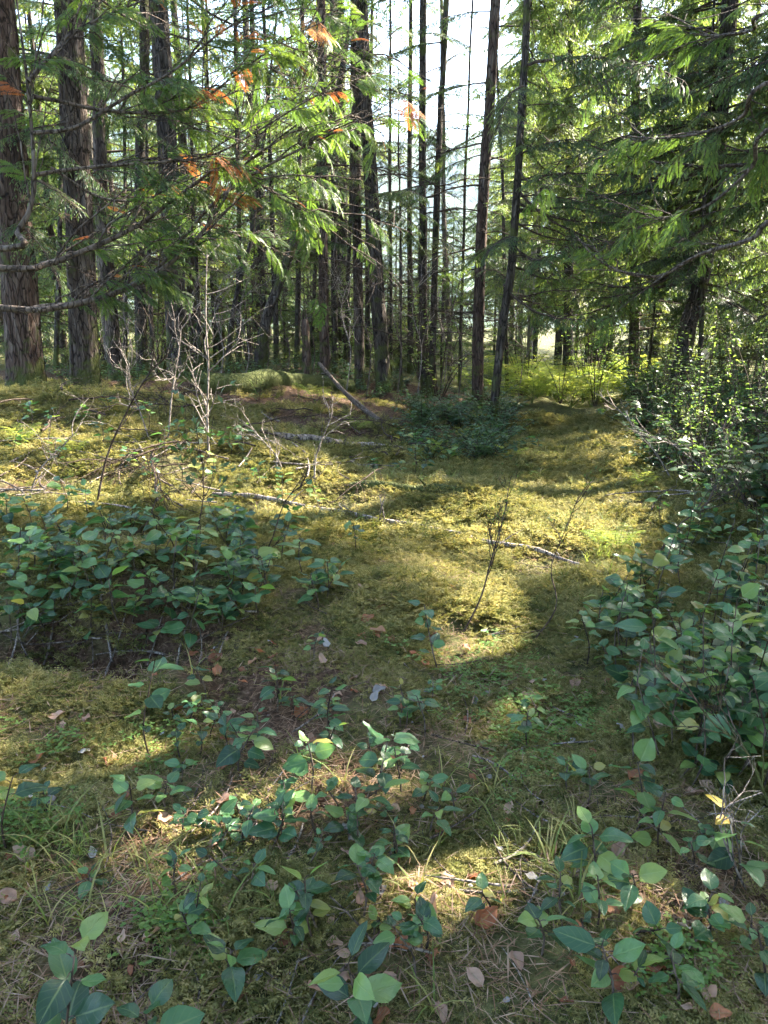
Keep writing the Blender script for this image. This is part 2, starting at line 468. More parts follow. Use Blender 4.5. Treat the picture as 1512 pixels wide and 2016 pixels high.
# ------------------------------------------------------------------ ground and hill
def axis(parts):
    a = []
    for lo, hi, st in parts:
        a += list(np.arange(lo, hi, st))
    return a
xs = axis([(0, 4, .05), (4, 12, .16)]); g_ = 12.0; st_ = .3
while g_ < 1500:
    xs.append(g_); st_ *= 1.22; g_ += st_
xs = np.array(sorted(set([-q for q in xs] + xs)))
ys = axis([(-6, .8, .3), (.8, 6, .045), (6, 14, .08), (14, 26, .2)]); g_ = 26.0; st_ = .4
while g_ < 2000:
    ys.append(g_); st_ *= 1.2; g_ += st_
ys = np.array([-1500, -300, -80, -25] + ys)
GX, GY = np.meshgrid(xs, ys)
GZ = gz(GX, GY)
nx, ny = len(xs), len(ys)
gm = MB()
ii = (np.arange(ny - 1)[:, None] * nx + np.arange(nx - 1)[None, :]).ravel()
gm.add(np.stack([GX.ravel(), GY.ravel(), GZ.ravel()], 1), np.stack([ii, ii + 1, ii + 1 + nx, ii + nx], 1))
gme = gm.build('ground', [M['ground']])
def litter_at(x, y):
    l = .33 * np.exp(-((x + 1.2) / 1.0) ** 2 - ((y - 3.45) / .5) ** 2) + .42 * ss(8.0, 9.4, y - .30 * np.clip(-x - 1, 0, 4)) * (1 - ss(14, 17, y)) * ss(.9, 2.0, .3 + (y - 1.7) * .258 - x)
    l = l + .36 * np.exp(-((x + .35) / .5) ** 2 - ((y - 2.75) / .45) ** 2) + .34 * np.exp(-((x - .95) / .45) ** 2 - ((y - 1.65) / .35) ** 2)
    l = l + .25 * np.exp(-((x + 2.6) / 1.3) ** 2 - ((y - 6.0) / .5) ** 2) + .32 * np.exp(-((x + .75) / .35) ** 2 - ((y - 1.65) / .35) ** 2) + .25 * np.exp(-((x + .1) / .25) ** 2 - ((y - 2.1) / .25) ** 2)
    return l - .1 * ss(14, 18, y)
lit = gme.attributes.new('litter', 'FLOAT', 'POINT')
lit.data.foreach_set('value', litter_at(GX, GY).astype(np.float32).ravel())
ground = link('ground', gme); ground['kind'] = 'structure'

hm = MB()
hx = np.linspace(-1200, 1500, 260); hy = np.linspace(420, 1450, 90)
HX, HY = np.meshgrid(hx, hy)
prof = 255 + 45 * vnoise(HX / 330, HX * 0, 5) + 18 * vnoise(HX / 90, HX * 0, 6)
HZ = -3 + prof * ss(420, 1000, HY) + 14 * vnoise(HX / 12, HY / 12, 8) * ss(420, 600, HY)
ii = (np.arange(89)[:, None] * 260 + np.arange(259)[None, :]).ravel()
hm.add(np.stack([HX.ravel(), HY.ravel(), HZ.ravel()], 1), np.stack([ii, ii + 1, ii + 261, ii + 260], 1))
hill = link('hill', hm.build('hill', [M['hill']])); hill['kind'] = 'structure'

# ------------------------------------------------------------------ bough meshes (shared by all conifers)
def make_bough(seed, L=1.9, sag=.30, droop=.35, sec=.065, dens=.8, wid=.5, fol='hem', tw=.016, tl=(.055, .12), bare=.18, step=(.022, .042), raw=False, arc=0):
    r = np.random.default_rng(seed)
    mb = MB()
    n = 14
    t = np.linspace(0, 1, n)
    wob = np.cumsum(r.normal(0, .012, n))
    sp = np.stack([t * L, wob * L * .6, .10 * t * L - sag * t ** 2 * L + np.cumsum(r.normal(0, .004, n))], 1)
    if arc: sp[:, 2] = -arc * L * (t - .8 * t ** 2) + np.cumsum(r.normal(0, .008, n))
    mb.tube(sp, np.linspace(.016, .003, n) * L / 1.9 * (1.3 if arc else 1), 4, 0)
    P, D, N, LN, WD, TT = [], [], [], [], [], []
    s = bare * L
    while s < L:
        tt = s / L
        i = min(int(tt * (n - 1)), n - 2); u = tt * (n - 1) - i
        p = sp[i] * (1 - u) + sp[i + 1] * u
        fw = sp[i + 1] - sp[i]; fw = fw / np.linalg.norm(fw)
        for sd in (-1, 1):
            if r.random() > dens: continue
            ang = R(r.uniform(42, 68)) * sd
            d = np.array([fw[0] * math.cos(ang) - fw[1] * math.sin(ang), fw[0] * math.sin(ang) + fw[1] * math.cos(ang), fw[2] + r.normal(0, .12)])
            ln = wid * (1 - tt * .80) * min(1, (tt + .12) * 2.4) * r.uniform(.55, 1.15)
            m = 5
            q = np.linspace(0, 1, m)
            sec_p = p + d * (q * ln)[:, None] + np.stack([q * 0, q * 0, -droop * q ** 2 * ln], 1)
            mb.tube(sec_p, np.linspace(.0045, .0015, m), 3, 0)
            base_t = r.uniform(.1, .8)
            k = r.uniform(.02, .05)
            while k < ln:
                f = k / ln; j = min(int(f * (m - 1)), m - 2); w = f * (m - 1) - j
                pp = sec_p[j] * (1 - w) + sec_p[j + 1] * w
                dd = sec_p[j + 1] - sec_p[j]; dd /= np.linalg.norm(dd)
                for s2 in (-1, 1):
                    if r.random() > .88: continue
                    a2 = R(r.uniform(35, 65)) * s2
                    d2 = np.array([dd[0] * math.cos(a2) - dd[1] * math.sin(a2), dd[0] * math.sin(a2) + dd[1] * math.cos(a2), dd[2] - r.uniform(0, .4) * droop * 2])
                    P.append(pp); D.append(d2); N.append([r.normal(0, .35), r.normal(0, .35), 1]); LN.append(r.uniform(*tl) * (1 - .4 * f)); WD.append(tw * r.uniform(.7, 1.3))
                    TT.append(np.clip(base_t + .3 * f + r.normal(0, .12), 0, 1))
                k += r.uniform(*step)
            P.append(sec_p[-1]); D.append(sec_p[-1] - sec_p[-2]); N.append([0, 0, 1]); LN.append(.07); WD.append(tw); TT.append(.9)
        s += sec * r.uniform(.6, 1.4)
    mb.strips(P, D, N, np.array(LN), np.array(WD), 1, np.array(TT), .15)
    if raw: return mb
    return mb.build('bough_' + fol, [M['twig'], M[fol]])

def make_dead(seed, L=1.6, sag=.3):
    r = np.random.default_rng(seed)
    mb = MB()
    n = 12; t = np.linspace(0, 1, n)
    sp = np.stack([t * L, np.cumsum(r.normal(0, .02, n)), .06 * t * L - sag * t ** 2 * L + np.cumsum(r.normal(0, .012, n))], 1)
    mb.tube(sp, np.linspace(.013, .003, n), 4, 0)
    for _ in range(26):
        tt = r.uniform(.12, .98); i = min(int(tt * (n - 1)), n - 2)
        p = sp[i] + (sp[i + 1] - sp[i]) * r.random()
        a = R(r.uniform(30, 75)) * r.choice([-1, 1])
        d = np.array([math.cos(a), math.sin(a), r.normal(-.15, .3)])
        ln = r.uniform(.1, .5) * (1.1 - tt * .6)
        q = np.linspace(0, 1, 5)
        pp = p + d * (q * ln)[:, None] + np.cumsum(r.normal(0, .012, (5, 3)), 0) - np.stack([q * 0, q * 0, .15 * q ** 2 * ln], 1)
        pp[0] = p
        mb.tube(pp, np.linspace(.004, .0012, 5), 3, 0)
        for _ in range(2):
            j = r.integers(1, 5); d2 = d + r.normal(0, .6, 3)
            mb.tube(np.stack([pp[j], pp[j] + d2 * .05, pp[j] + d2 * .11 + [0, 0, -.01]]), [.002, .0015, .001], 3, 0)
    return mb.build('dead_bough', [M['twig']])

BM = {
    'hem': [make_bough(100 + i, sag=.22 + .06 * (i % 3), droop=.3 + .1 * (i % 2), fol='hem', wid=.62, sec=.055, dens=.88) for i in range(5)],
    'young': [make_bough(200 + i, sag=.18 + .05 * i, droop=.3, fol='young', tw=.019, tl=(.06, .13), sec=.06, wid=.62, dens=.9) for i in range(4)],
    'ced': [make_bough(300 + i, sag=.30, droop=.75, fol='ced', tw=.014, tl=(.06, .12), wid=.5, dens=.92, sec=.045) for i in range(4)],
    'wide': [make_bough(350 + i, sag=.25, droop=.35, fol='hem', tw=.032, tl=(.10, .20), wid=.9, dens=.95, sec=.07, step=(.035, .06)) for i in range(4)],
    'arc': [make_bough(370 + i, droop=.6, fol='hem', wid=.5, dens=.75, sec=.07, bare=.42, arc=.45 + .12 * i) for i in range(3)],
    'dead': [make_dead(400 + i, sag=.18 + .08 * i) for i in range(5)],
}
BL = {'hem': 1.9, 'young': 1.9, 'ced': 1.9, 'wide': 1.9, 'arc': 1.9, 'dead': 1.6}
BW = {'hem': .48, 'young': .48, 'ced': .42, 'wide': .68, 'arc': .4, 'dead': .0}

def make_crown(seed, H, h0, nb, rmax, fol, sag=.22):
    """a whole crown for trees too far to tell the boughs apart"""
    r = np.random.default_rng(seed)
    bs = [make_bough(seed * 13 + q, sag=sag, droop=.35, fol=fol, tw=.030, tl=(.09, .18), wid=.62, sec=.10, dens=.9, step=(.045, .08), raw=True) for q in range(3)]
    mb = MB()
    for c in range(nb):
        f = (c + r.random()) / nb
        h = h0 + (H - h0) * f
        sc = rmax / 1.9 * (1 - .85 * f ** 1.4) * r.uniform(.6, 1.15)
        mx = Matrix.Translation((0, 0, h)) @ Euler((R(r.uniform(-15, 15)), R(r.normal(3 - 18 * f, 8)), r.uniform(0, 6.28)), 'XYZ').to_matrix().to_4x4() @ Matrix.Scale(sc, 4)
        A = np.array(mx)
        b = bs[r.integers(0, 3)]
        for v, f_, m, t, off in zip(b.v, b.f, b.m, b.t, np.cumsum([0] + [len(q) for q in b.v[:-1]])):
            mb.v.append(v @ A[:3, :3].T + A[:3, 3]); mb.f.append(f_ - off + mb.n); mb.n += len(v); mb.m.append(m); mb.t.append(np.clip(t * .7 + r.uniform(0, .3), 0, 1)); mb.uv.append(np.zeros((len(v), 2)))
    return mb.build('crown', [M['twig'], M[fol]])
CROWN = {
    'tall': [(12.0, make_crown(1, 12, 1.2, 92, 2.1, 'young')), (14.0, make_crown(2, 14, 1.8, 100, 2.2, 'young')), (13.0, make_crown(3, 13, 1.0, 96, 2.0, 'hem')), (15.0, make_crown(4, 15, 3.2, 90, 2.3, 'young'))],
    'small': [(4.2, make_crown(5, 4.2, .25, 38, 1.25, 'young')), (5.2, make_crown(6, 5.2, .3, 44, 1.4, 'young')), (3.4, make_crown(7, 3.4, .2, 34, 1.1, 'hem'))],
}

# ------------------------------------------------------------------ conifers
TREES = []      # dicts with root, crown, spine function
SPECS = []      # branches: (tree index, kind, variant, local pos, az, tilt, roll, scale)

def trunk_mesh(path, radii, mi, seed, fine, flare=.45):
    """path: n x 3 local points. furrowed bark as real relief"""
    r = np.random.default_rng(seed)
    h = np.concatenate([[0], np.cumsum(np.linalg.norm(np.diff(path, axis=0), axis=1))])
    vis = 7.0
    st = .035 if fine > 1 else (.06 if fine else .2)
    hh = np.concatenate([np.arange(0, min(vis, h[-1]), st), np.arange(min(vis, h[-1]), h[-1], .5), [h[-1]]])
    P = np.stack([np.interp(hh, h, path[:, i]) for i in range(3)], 1)
    P[:, 0] += .012 * vnoise(hh * .9, hh * 0, seed); P[:, 1] += .012 * vnoise(hh * .9, hh * 0, seed + 3)
    Rr = np.interp(hh, h, radii)
    k = 44 if fine > 1 else (24 if fine else 9)
    th = np.arange(k) * 2 * math.pi / k
    T, H = np.meshgrid(th, hh)
    RR = Rr[:, None] * np.ones_like(T)
    lobes = sum(np.cos(T * m + r.uniform(0, 6)) * w for m, w in ((3, .5), (5, .35), (2, .4)))
    RR = RR * (1 + flare * np.exp(-np.clip(H, 0, None) / .28) * (1 + .45 * lobes) + .04 * np.cos(2 * T + H * .3))
    if fine:
        u = T / (2 * math.pi)
        nu = round(2 * math.pi * Rr[0] / .055)
        # plates: ridges that run upward and wander
        w1 = vnoise(np.cos(T) * nu * .33 + 7, np.sin(T) * nu * .33 + H * .0 + 3, seed) * .0
        rid = np.abs(vnoise(np.cos(T) * nu * .30 + 11, np.sin(T) * nu * .30 + np.floor(H * 0) + 5 + H * 1.6, seed))
        rid2 = np.abs(vnoise(np.cos(T) * nu * .55 + 3 + H * .6, np.sin(T) * nu * .55 + H * 3.5, seed + 9))
        RR = RR * (1 + w1) + (.030 * np.sqrt(rid) + .016 * np.sqrt(rid2) - .024) * (1 if fine > 1 else .65)
    a = np.stack([P[:, None, 0] + RR * np.cos(T), P[:, None, 1] + RR * np.sin(T), P[:, None, 2] * np.ones_like(T)], -1).reshape(-1, 3)
    n = len(hh)
    i = np.arange(n - 1)[:, None] * k; j = np.arange(k)[None, :]; j2 = (j + 1) % k
    mb = MB()
    mb.add(a, np.stack([i + j, i + j2, i + k + j2, i + k + j], -1).reshape(-1, 4))
    return mb.build('trunk', [mi])

def tree(name, pxpath, Y, wpx, bark, label, group=None, H=20, fine=1, crowns=(), seed=0, whole=None, x=None, lean=0.0, flare=.45, dist=None, cat='tree'):
    """pxpath: base first, photo pixels in the plane y = Y; or x given for trees placed by ground position"""
    if pxpath:
        b = at(pxpath[0][0], pxpath[0][1], Y)
        bx = b.x
        pts = [np.array([0, 0, -.15])]
        z0 = g1(bx, Y)
        for q in pxpath[1:]:
            p = at(q[0], q[1], Y)
            pts.append(np.array([p.x - bx, lean * (p.z - z0), p.z - z0]))
        r0 = wpx * (b - CAM).length / F / 2 * .80
    else:
        bx = x; z0 = g1(bx, Y)
        pts = [np.array([0, 0, -.15]), np.array([lean * 3, 0, 3.0])]
        r0 = wpx
    last = pts[-1]; pd = last - pts[-2]; pd = pd / np.linalg.norm(pd)
    pd = pd * .6 + np.array([0, 0, .4]); pd /= np.linalg.norm(pd)
    top = last + pd * max(2, H - last[2])
    pts.append(top)
    path = curve_pts(pts, 24)
    path = path[np.argsort(path[:, 2])]
    hh = path[:, 2]
    rad = r0 * (1 - .82 * np.clip(hh / H, 0, 1)) ** .9
    root = empty(name, (bx, Y, z0))
    tag(root, label, cat, group)
    link('trunk', trunk_mesh(path, rad, M[bark], seed, fine, flare), root)
    TREES.append(dict(root=root, base=Vector((bx, Y, z0)), path=path, rad=rad, crown=None, far=whole is not None))
    ti = len(TREES) - 1
    if whole is not None:
        link('crown', whole[1], root, Matrix.Rotation(random.Random(seed).uniform(0, 6.28), 4, 'Z') @ Matrix.Scale(H / whole[0], 4))
    r = random.Random(seed * 7 + 5)
    for (h0, h1, n, kind, s0, s1, azc, azw, tilt) in crowns:
        for c in range(n):
            h = h0 + (h1 - h0) * (c + r.random()) / n
            az = R(azc + r.uniform(-azw, azw))
            sc = r.uniform(s0, s1)
            lp = Vector([np.interp(h, hh, path[:, q]) for q in range(3)])
            SPECS.append((ti, kind, r.randrange(len(BM[kind])), lp, az, R(r.gauss(tilt, 7)), R(r.uniform(-18, 18)), sc))
    return root

ALL = (0, 180)
def std(dead=9, lo=3, up=12, s=.8):
    c = []
    if dead: c.append((.9, 5.6, int(dead * 1.6), 'dead', .5, 1.3, 0, 180, 4))
    if lo: c.append((2.3, 6.8, int(lo * 3.0), 'hem', .5 * s, 1.25 * s, 0, 180, 6))
    if up: c.append((6.5, 15, up, 'hem', .9, 1.5, 0, 180, 2))
    return c

# -- trunks seen one by one, base pixel first
tree('fir_tree', [(52, 770), (30, 450), (8, 200), (-6, 0)], 10.4, 72, 'red', 'thick reddish brown trunk with flared base beside the mottled grey trunk', H=24, fine=2, crowns=[(1.8, 5.5, 12, 'hem', .5, .95, -40, 110, 8), (5, 14, 10, 'hem', .9, 1.5, 0, 180, 0), (1, 4, 5, 'dead', .5, .9, -60, 120, 6)], seed=1, flare=.35)
tree('fir_tree', [(168, 770), (158, 450), (145, 200), (133, 0)], 10.9, 58, 'fir', 'thick straight trunk with mottled grey-brown bark rising from moss', H=25, fine=2, crowns=[(2.0, 5.5, 13, 'hem', .5, .95, -20, 140, 8), (5, 15, 10, 'hem', .9, 1.5, 0, 180, 0), (1.2, 4, 7, 'dead', .5, .9, -60, 140, 6)], seed=2, flare=.22)
tree('fir_tree', [(228, 690), (208, 500), (195, 250), (185, 0)], 13.2, 32, 'fir', 'slim leaning trunk with sunlit flaky bark behind the mottled grey trunk', H=20, crowns=std(6, 4, 8), seed=3)
tree('hemlock_tree', [(274, 680), (273, 450), (278, 200), (284, 0)], 14.0, 25, 'dark', 'straight dark trunk between the flaky trunk and the fork-rooted one', H=20, crowns=std(7, 4, 8), seed=4)
tree('fir_tree', [(352, 740), (345, 560), (335, 380), (322, 150), (312, 0)], 12.2, 46, 'dark', 'dark trunk splayed into two roots at the base near dead white twigs', H=22, fine=2, crowns=std(8, 6, 8), seed=5, flare=.6)
tree('leaning_tree', [(500, 740), (522, 640), (548, 560), (575, 485), (640, 300)], 13.0, 26, 'dark', 'dark trunk leaning steeply over the mossy fallen log', H=6.5, crowns=[(1.5, 5, 8, 'dead', .5, .9, 0, 180, 8), (2.8, 5.5, 5, 'hem', .5, .8, 0, 180, 6)], seed=6, flare=.2)
tree('leaning_tree', [(443, 720), (458, 620), (480, 520), (500, 430)], 13.8, 13, 'dark', 'thin bent trunk leaning beside the dead white twigs', H=6, crowns=[(1.2, 5, 8, 'dead', .4, .8, 0, 180, 8)], seed=7, flare=.2)
tree('hemlock_tree', [(640, 750), (636, 450), (634, 200), (632, 0)], 13.0, 23, 'red', 'slim red-tinged trunk beside the broken snag', H=20, crowns=std(10, 5, 9), seed=8, flare=.2)
tree('hemlock_tree', [(660, 735), (657, 450), (655, 0)], 15.5, 15, 'dark', 'very slim trunk close behind the red-tinged trunk', H=18, crowns=std(8, 4, 8), seed=9, flare=.2)
tree('fir_tree', [(708, 750), (703, 450), (697, 0)], 14.2, 23, 'fir', 'slim grey-brown trunk paired with the furrowed dark trunk', H=21, crowns=std(9, 3, 8), seed=10, flare=.25)
tree('fir_tree', [(757, 760), (741, 560), (732, 380), (718, 150), (710, 0)], 13.6, 33, 'dark', 'furrowed dark trunk curving gently, base hidden in salal', H=23, fine=2, crowns=std(9, 4, 9), seed=11, flare=.3)
tree('sapling', [(790, 745), (788, 480), (786, 380)], 13.8, 6, 'dark', 'pole-thin young trunk between the furrowed trunk and twin trunks', H=5.5, crowns=[(1, 4.5, 9, 'dead', .3, .6, 0, 180, 5), (2.5, 5, 4, 'hem', .3, .5, 0, 180, 8)], seed=12, flare=.1)
tree('hemlock_tree', [(836, 745), (832, 450), (834, 0)], 14.6, 19, 'dark', 'slim upright trunk of the twin pair crossing low down', H=20, crowns=std(9, 3, 8), seed=13, flare=.2)
tree('hemlock_tree', [(848, 748), (857, 500), (868, 200), (880, 0)], 14.3, 15, 'dark', 'slim tilted trunk of the twin pair with a rusty patch of bark', H=19, crowns=std(9, 3, 8), seed=14, flare=.2)
tree('hemlock_tree', [(888, 735), (878, 520), (874, 380)], 17.5, 12, 'pale', 'pale thin trunk standing behind the twin trunks', H=12, crowns=std(6, 3, 4), seed=15, flare=.2)
tree('fir_tree', [(942, 748), (946, 520), (958, 300), (976, 0)], 13.4, 27, 'red', 'brown trunk with peeling strips beside the trunk that leans over the path', H=22, crowns=std(9, 5, 9), seed=16, flare=.2)
tree('hemlock_tree', [(968, 775), (990, 640), (1008, 520), (1024, 280), (1038, 0)], 11.8, 19, 'dark', 'slender dark trunk leaning over the path with long drooping limbs', H=19, crowns=[(1.6, 3.8, 6, 'dead', .9, 1.5, -10, 70, 2), (2.0, 4.6, 9, 'arc', .7, 1.2, -15, 80, 2), (2.8, 6.5, 14, 'hem', .7, 1.1, 0, 120, 4), (6, 14, 8, 'hem', .9, 1.5, 0, 180, 2)], seed=17, flare=.15)
tree('hemlock_tree', [(1332, 780), (1352, 650), (1378, 560), (1404, 400), (1420, 200)], 12.6, 36, 'dark', 'dark leaning trunk half hidden by drooping hemlock boughs', H=22, fine=2, crowns=[(1.6, 4.0, 8, 'dead', .8, 1.4, 180, 130, 0), (2.0, 4.8, 16, 'arc', 1.0, 1.7, 190, 90, 0), (1.7, 6.5, 80, 'hem', .8, 1.4, 180, 150, 6), (6.5, 16, 20, 'wide', 1.0, 1.6, 180, 180, 4)], seed=18, flare=.3)
tree('sapling', [(1378, 730), (1382, 600), (1386, 420)], 12.0, 10, 'dark', 'thin dark stem beside the sawn end of the fallen log', H=7, crowns=[(1.2, 4, 6, 'dead', .4, .8, 180, 180, 5), (2.2, 6, 10, 'hem', .5, .9, 180, 180, 8)], seed=19, flare=.1)
r_ = random.Random(19)
for i, (px_, y_) in enumerate([(110, 15.5), (245, 16.5), (300, 15), (395, 16), (425, 17.5), (470, 15.2), (545, 16.2), (585, 15), (612, 17), (680, 16.5), (725, 17.2), (770, 16.2), (808, 17), (905, 16.4), (1000, 17.5)]):
    tx_ = px_ + r_.uniform(-30, 30)
    tree('slim_conifer', [(px_, 735), ((px_ + tx_) / 2 + r_.uniform(-5, 5), 400), (tx_, 50)], y_, r_.uniform(8, 15), 'dark', 'pole-slim conifer trunk with bare twigs behind the larger trunks', 'pole-slim conifers behind the larger trunks', H=r_.uniform(11, 15), fine=0,
         crowns=[(1, 5.5, 6, 'dead', .5, 1.0, 0, 180, 4), (3, 7.5, 5, 'hem', .4, .8, 0, 180, 6)], seed=500 + i, flare=.1)
# conifers whose boughs fill the side above the salal bank
tree('hemlock_tree', [(1250, 740), (1252, 400), (1255, 0)], 17.0, 24, 'dark', 'hemlock with dense pale green boughs beyond the bracken', H=18, crowns=[(1.3, 9, 72, 'young', .9, 1.5, 200, 170, 6), (9, 16, 8, 'wide', .8, 1.2, 0, 180, 2)], seed=20)
tree('hemlock_tree', [(1120, 720), (1122, 300), (1124, 0)], 19.0, 22, 'dark', 'hemlock with dense pale green boughs at the path end', H=20, crowns=[(2.0, 10, 72, 'young', .9, 1.5, 200, 180, 6), (10, 17, 6, 'wide', .8, 1.2, 0, 180, 2)], seed=21)
tree('hemlock_tree', None, 9.4, .17, 'dark', 'hemlock with layered boughs overhanging the salal bank', H=20, x=6.1, crowns=[(1.5, 6.8, 112, 'hem', .9, 1.6, 175, 85, 6), (1.8, 4, 14, 'arc', 1.2, 1.9, 180, 80, 2), (6.5, 16, 24, 'wide', 1.0, 1.7, 180, 180, 4)], seed=22)
tree('cedar_tree', None, 5.6, .20, 'red', 'cedar whose yellow-green sprays hang over the salal bank', H=19, x=4.5, crowns=[(2.8, 5.5, 26, 'ced', .5, .95, 160, 75, 4), (5.5, 15, 30, 'wide', .9, 1.5, 180, 180, 4)], seed=23)
tree('hemlock_tree', None, 13.5, .16, 'dark', 'hemlock standing behind the sawn fallen log', H=20, x=8.3, crowns=[(1.2, 8, 64, 'hem', 1.0, 1.6, 180, 120, 6), (8, 16, 16, 'wide', 1.0, 1.6, 180, 180, 4)], seed=24)
# trees on the sun side of the path, outside the picture, that shade the clearing
for i, (x_, y_, hh_) in enumerate([(8.6, 5.2, 20), (7.0, 2.6, 19), (11.5, 8.6, 20), (5.6, 1.0, 18), (12.6, 13.4, 20), (10.2, 2.4, 20), (4.6, -1.6, 18), (13.5, 5.8, 20), (9.0, 7.6, 19), (14.8, 10.2, 20)]):
    tree('hemlock_tree', None, y_, .18, 'dark', 'shade-casting hemlock outside the clearing', 'hemlocks on the sunny side of the path', H=hh_, x=x_, fine=0,
         crowns=[(2.2, hh_ - 3, 36, 'wide', 1.0, 1.7, 180, 180, 4)], seed=40 + i)
for i, (x_, y_, hh_) in enumerate([(-5.2, 5.0, 20), (-6.4, 8.4, 22), (-3.2, -2.6, 20)]):
    tree('hemlock_tree', None, y_, .2, 'dark', 'hemlock standing on the bank beside the near cedar', 'hemlocks on the shady bank', H=hh_, x=x_, fine=0,
         crowns=[(4.5, hh_ - 3, 14, 'wide', 1.0, 1.6, 0, 180, 4)], seed=60 + i)
# the wood goes on behind the photographer: unseen trees added against flat fill light
for i, (x_, y_) in enumerate([(-3.4, -4.2), (.6, -5.4), (4.6, -4.6), (-7.0, -2.0), (7.6, -2.4), (-6.2, -7.2), (2.8, -8.6), (-2.0, -9.4), (8.4, -8.0), (-9.2, 2.0), (-8.6, 6.4)]):
    tree('hemlock_tree', None, y_, .15, 'dark', 'unseen full-crowned hemlock in the wood around the clearing', 'hemlocks around the clearing', H=15 + i % 4, x=x_, fine=0,
         seed=400 + i, flare=.2, whole=CROWN['tall'][i % 4])
# background conifers, each its own tree
r_ = random.Random(77)
bgs = []
def shades_bracken(x, y, m):
    d = Vector((x - 3.0, y - 16.2)); u = Vector((SUN.x, SUN.y)).normalized()
    a = d.dot(u); b = abs(d.x * u.y - d.y * u.x)
    return -1 < a < 14 and b < m
def scatter_bg(n, y0, y1, dmin, tall):
    out = []; tries = 0
    while len(out) < n and tries < 6000:
        tries += 1
        y_ = r_.uniform(y0, y1); x_ = r_.uniform(-.64, .68) * y_
        q = x_ / y_
        if tall and -.05 < q < .15: continue
        if .08 < q < .30 and y_ < 21: continue
        if shades_bracken(x_, y_, 3.0 if tall else 1.6): continue
        if any((x_ - a) ** 2 + (y_ - b) ** 2 < dmin for a, b in bgs): continue
        bgs.append((x_, y_)); out.append((x_, y_))
    return out
BGL = [('pale-barked', 'pale'), ('dark-barked', 'dark'), ('grey-barked', 'fir')]
for i, (x_, y_) in enumerate(scatter_bg(112, 17.0, 50, 2.2, True)):
    hh_ = r_.uniform(12, 20)
    bl, bk = BGL[i % 3]
    tree('background_conifer', None, y_, r_.uniform(.07, .15), bk, 'tall ' + bl + ' conifer in the sunlit wood beyond the clearing', 'tall ' + bl + ' conifers beyond the clearing', H=hh_, x=x_, fine=0,
         crowns=[(1, 5, 2, 'dead', .7, 1.2, 0, 180, 2)], seed=100 + i, flare=.1, whole=CROWN['tall'][r_.randrange(4)])
for i, (x_, y_) in enumerate(scatter_bg(50, 15.5, 34, 2.0, False)):
    tree('young_conifer', None, y_, r_.uniform(.025, .05), 'dark', 'low bushy young conifer in the sunlit wood beyond the clearing', 'young conifers beyond the clearing', H=r_.uniform(2.4, 5.2), x=x_, fine=0,
         seed=200 + i, flare=.1, whole=CROWN['small'][r_.randrange(3)])

for i, (px_, y_) in enumerate([(1050, 24), (1175, 23), (1290, 25), (1100, 29), (1360, 26), (1200, 32)]):
    tree('hemlock_tree', None, y_, .12, 'dark', 'tall hemlock with boughs to the ground beyond the path end', 'hemlocks beyond the path end', H=r_.uniform(14, 18), x=at(px_, 700, y_).x, fine=0,
         seed=340 + i, flare=.1, whole=CROWN['tall'][i % 4])
for i in range(16):
    y_ = r_.uniform(16, 21); x_ = at(r_.uniform(380, 905), 700, y_).x
    tree('young_conifer', None, y_, .03, 'dark', 'waist-high young conifer close behind the slim trunks', 'young conifers behind the slim trunks', H=r_.uniform(1.4, 3.0), x=x_, fine=0,
         seed=300 + i, flare=.1, whole=CROWN['small'][r_.randrange(3)])
for i in range(18):
    y_ = r_.uniform(22, 46); x_ = r_.uniform(-.07, .16) * y_
    top_ = at(800, r_.uniform(400, 520), y_).z
    tree('young_conifer', None, y_, .05, 'dark', 'young conifer in the gap below the blue hill', 'young conifers below the blue hill', H=max(2.5, top_), x=x_, fine=0,
         seed=260 + i, flare=.1, whole=CROWN['small'][r_.randrange(3)])

# gaps in the canopy: where the photograph shows sun on the moss, no bough stands in the way of the sun
LIT = [[(0, 850), (250, 868), (480, 925), (740, 985), (1000, 962), (1285, 955), (1270, 1010), (1160, 1120), (1000, 1085), (740, 1045), (450, 985), (0, 965)],
       [(1100, 862), (1290, 866), (1290, 886), (1120, 880)], [(1130, 905), (1290, 908), (1280, 925), (1140, 922)],
       [(920, 715), (1230, 720), (1230, 790), (960, 790)], [(905, 1180), (990, 1150), (1000, 1340), (940, 1330)],
       [(360, 1640), (440, 1640), (440, 1700), (360, 1700)], [(790, 1640), (900, 1620), (910, 1700), (800, 1720)],
       [(1160, 1750), (1290, 1740), (1280, 1790), (1160, 1800)]]
def inside(poly, x, y):
    c = False; j = len(poly) - 1
    for i in range(len(poly)):
        xi, yi = poly[i]; xj, yj = poly[j]
        if (yi > y) != (yj > y) and x < (xj - xi) * (y - yi) / (yj - yi) + xi: c = not c
        j = i
    return c
sunpts = []
for po in LIT:
    x0, x1 = min(p[0] for p in po), max(p[0] for p in po); y0, y1 = min(p[1] for p in po), max(p[1] for p in po)
    for a in np.arange(x0 + 5, x1, 20 if y1 < 1150 else 14):
        for b in np.arange(y0 + 3, y1, 9 if y1 < 1150 else 14):
            if inside(po, a, b): sunpts.append(hit(a, b))
for a in np.arange(250, 570, 28):
    for b in np.arange(580, 840, 26): sunpts.append(at(a, b, 6.7))
for (xa, xb, ya, yb, Y_) in ((1240, 1470, 190, 300, 3.85), (1290, 1430, 380, 440, 3.95), (1400, 1500, 20, 110, 3.7), (560, 680, 400, 480, 3.75), (600, 660, 200, 300, 3.9)):
    for a in np.arange(xa, xb, 26):
        for b in np.arange(ya, yb, 26): sunpts.append(at(a, b, Y_))
SP = np.array([tuple(p) for p in sunpts])
S = np.array(tuple(SUN))
e1 = np.cross(S, [0, 0, 1.]); e1 /= np.linalg.norm(e1); e2 = np.cross(e1, S)
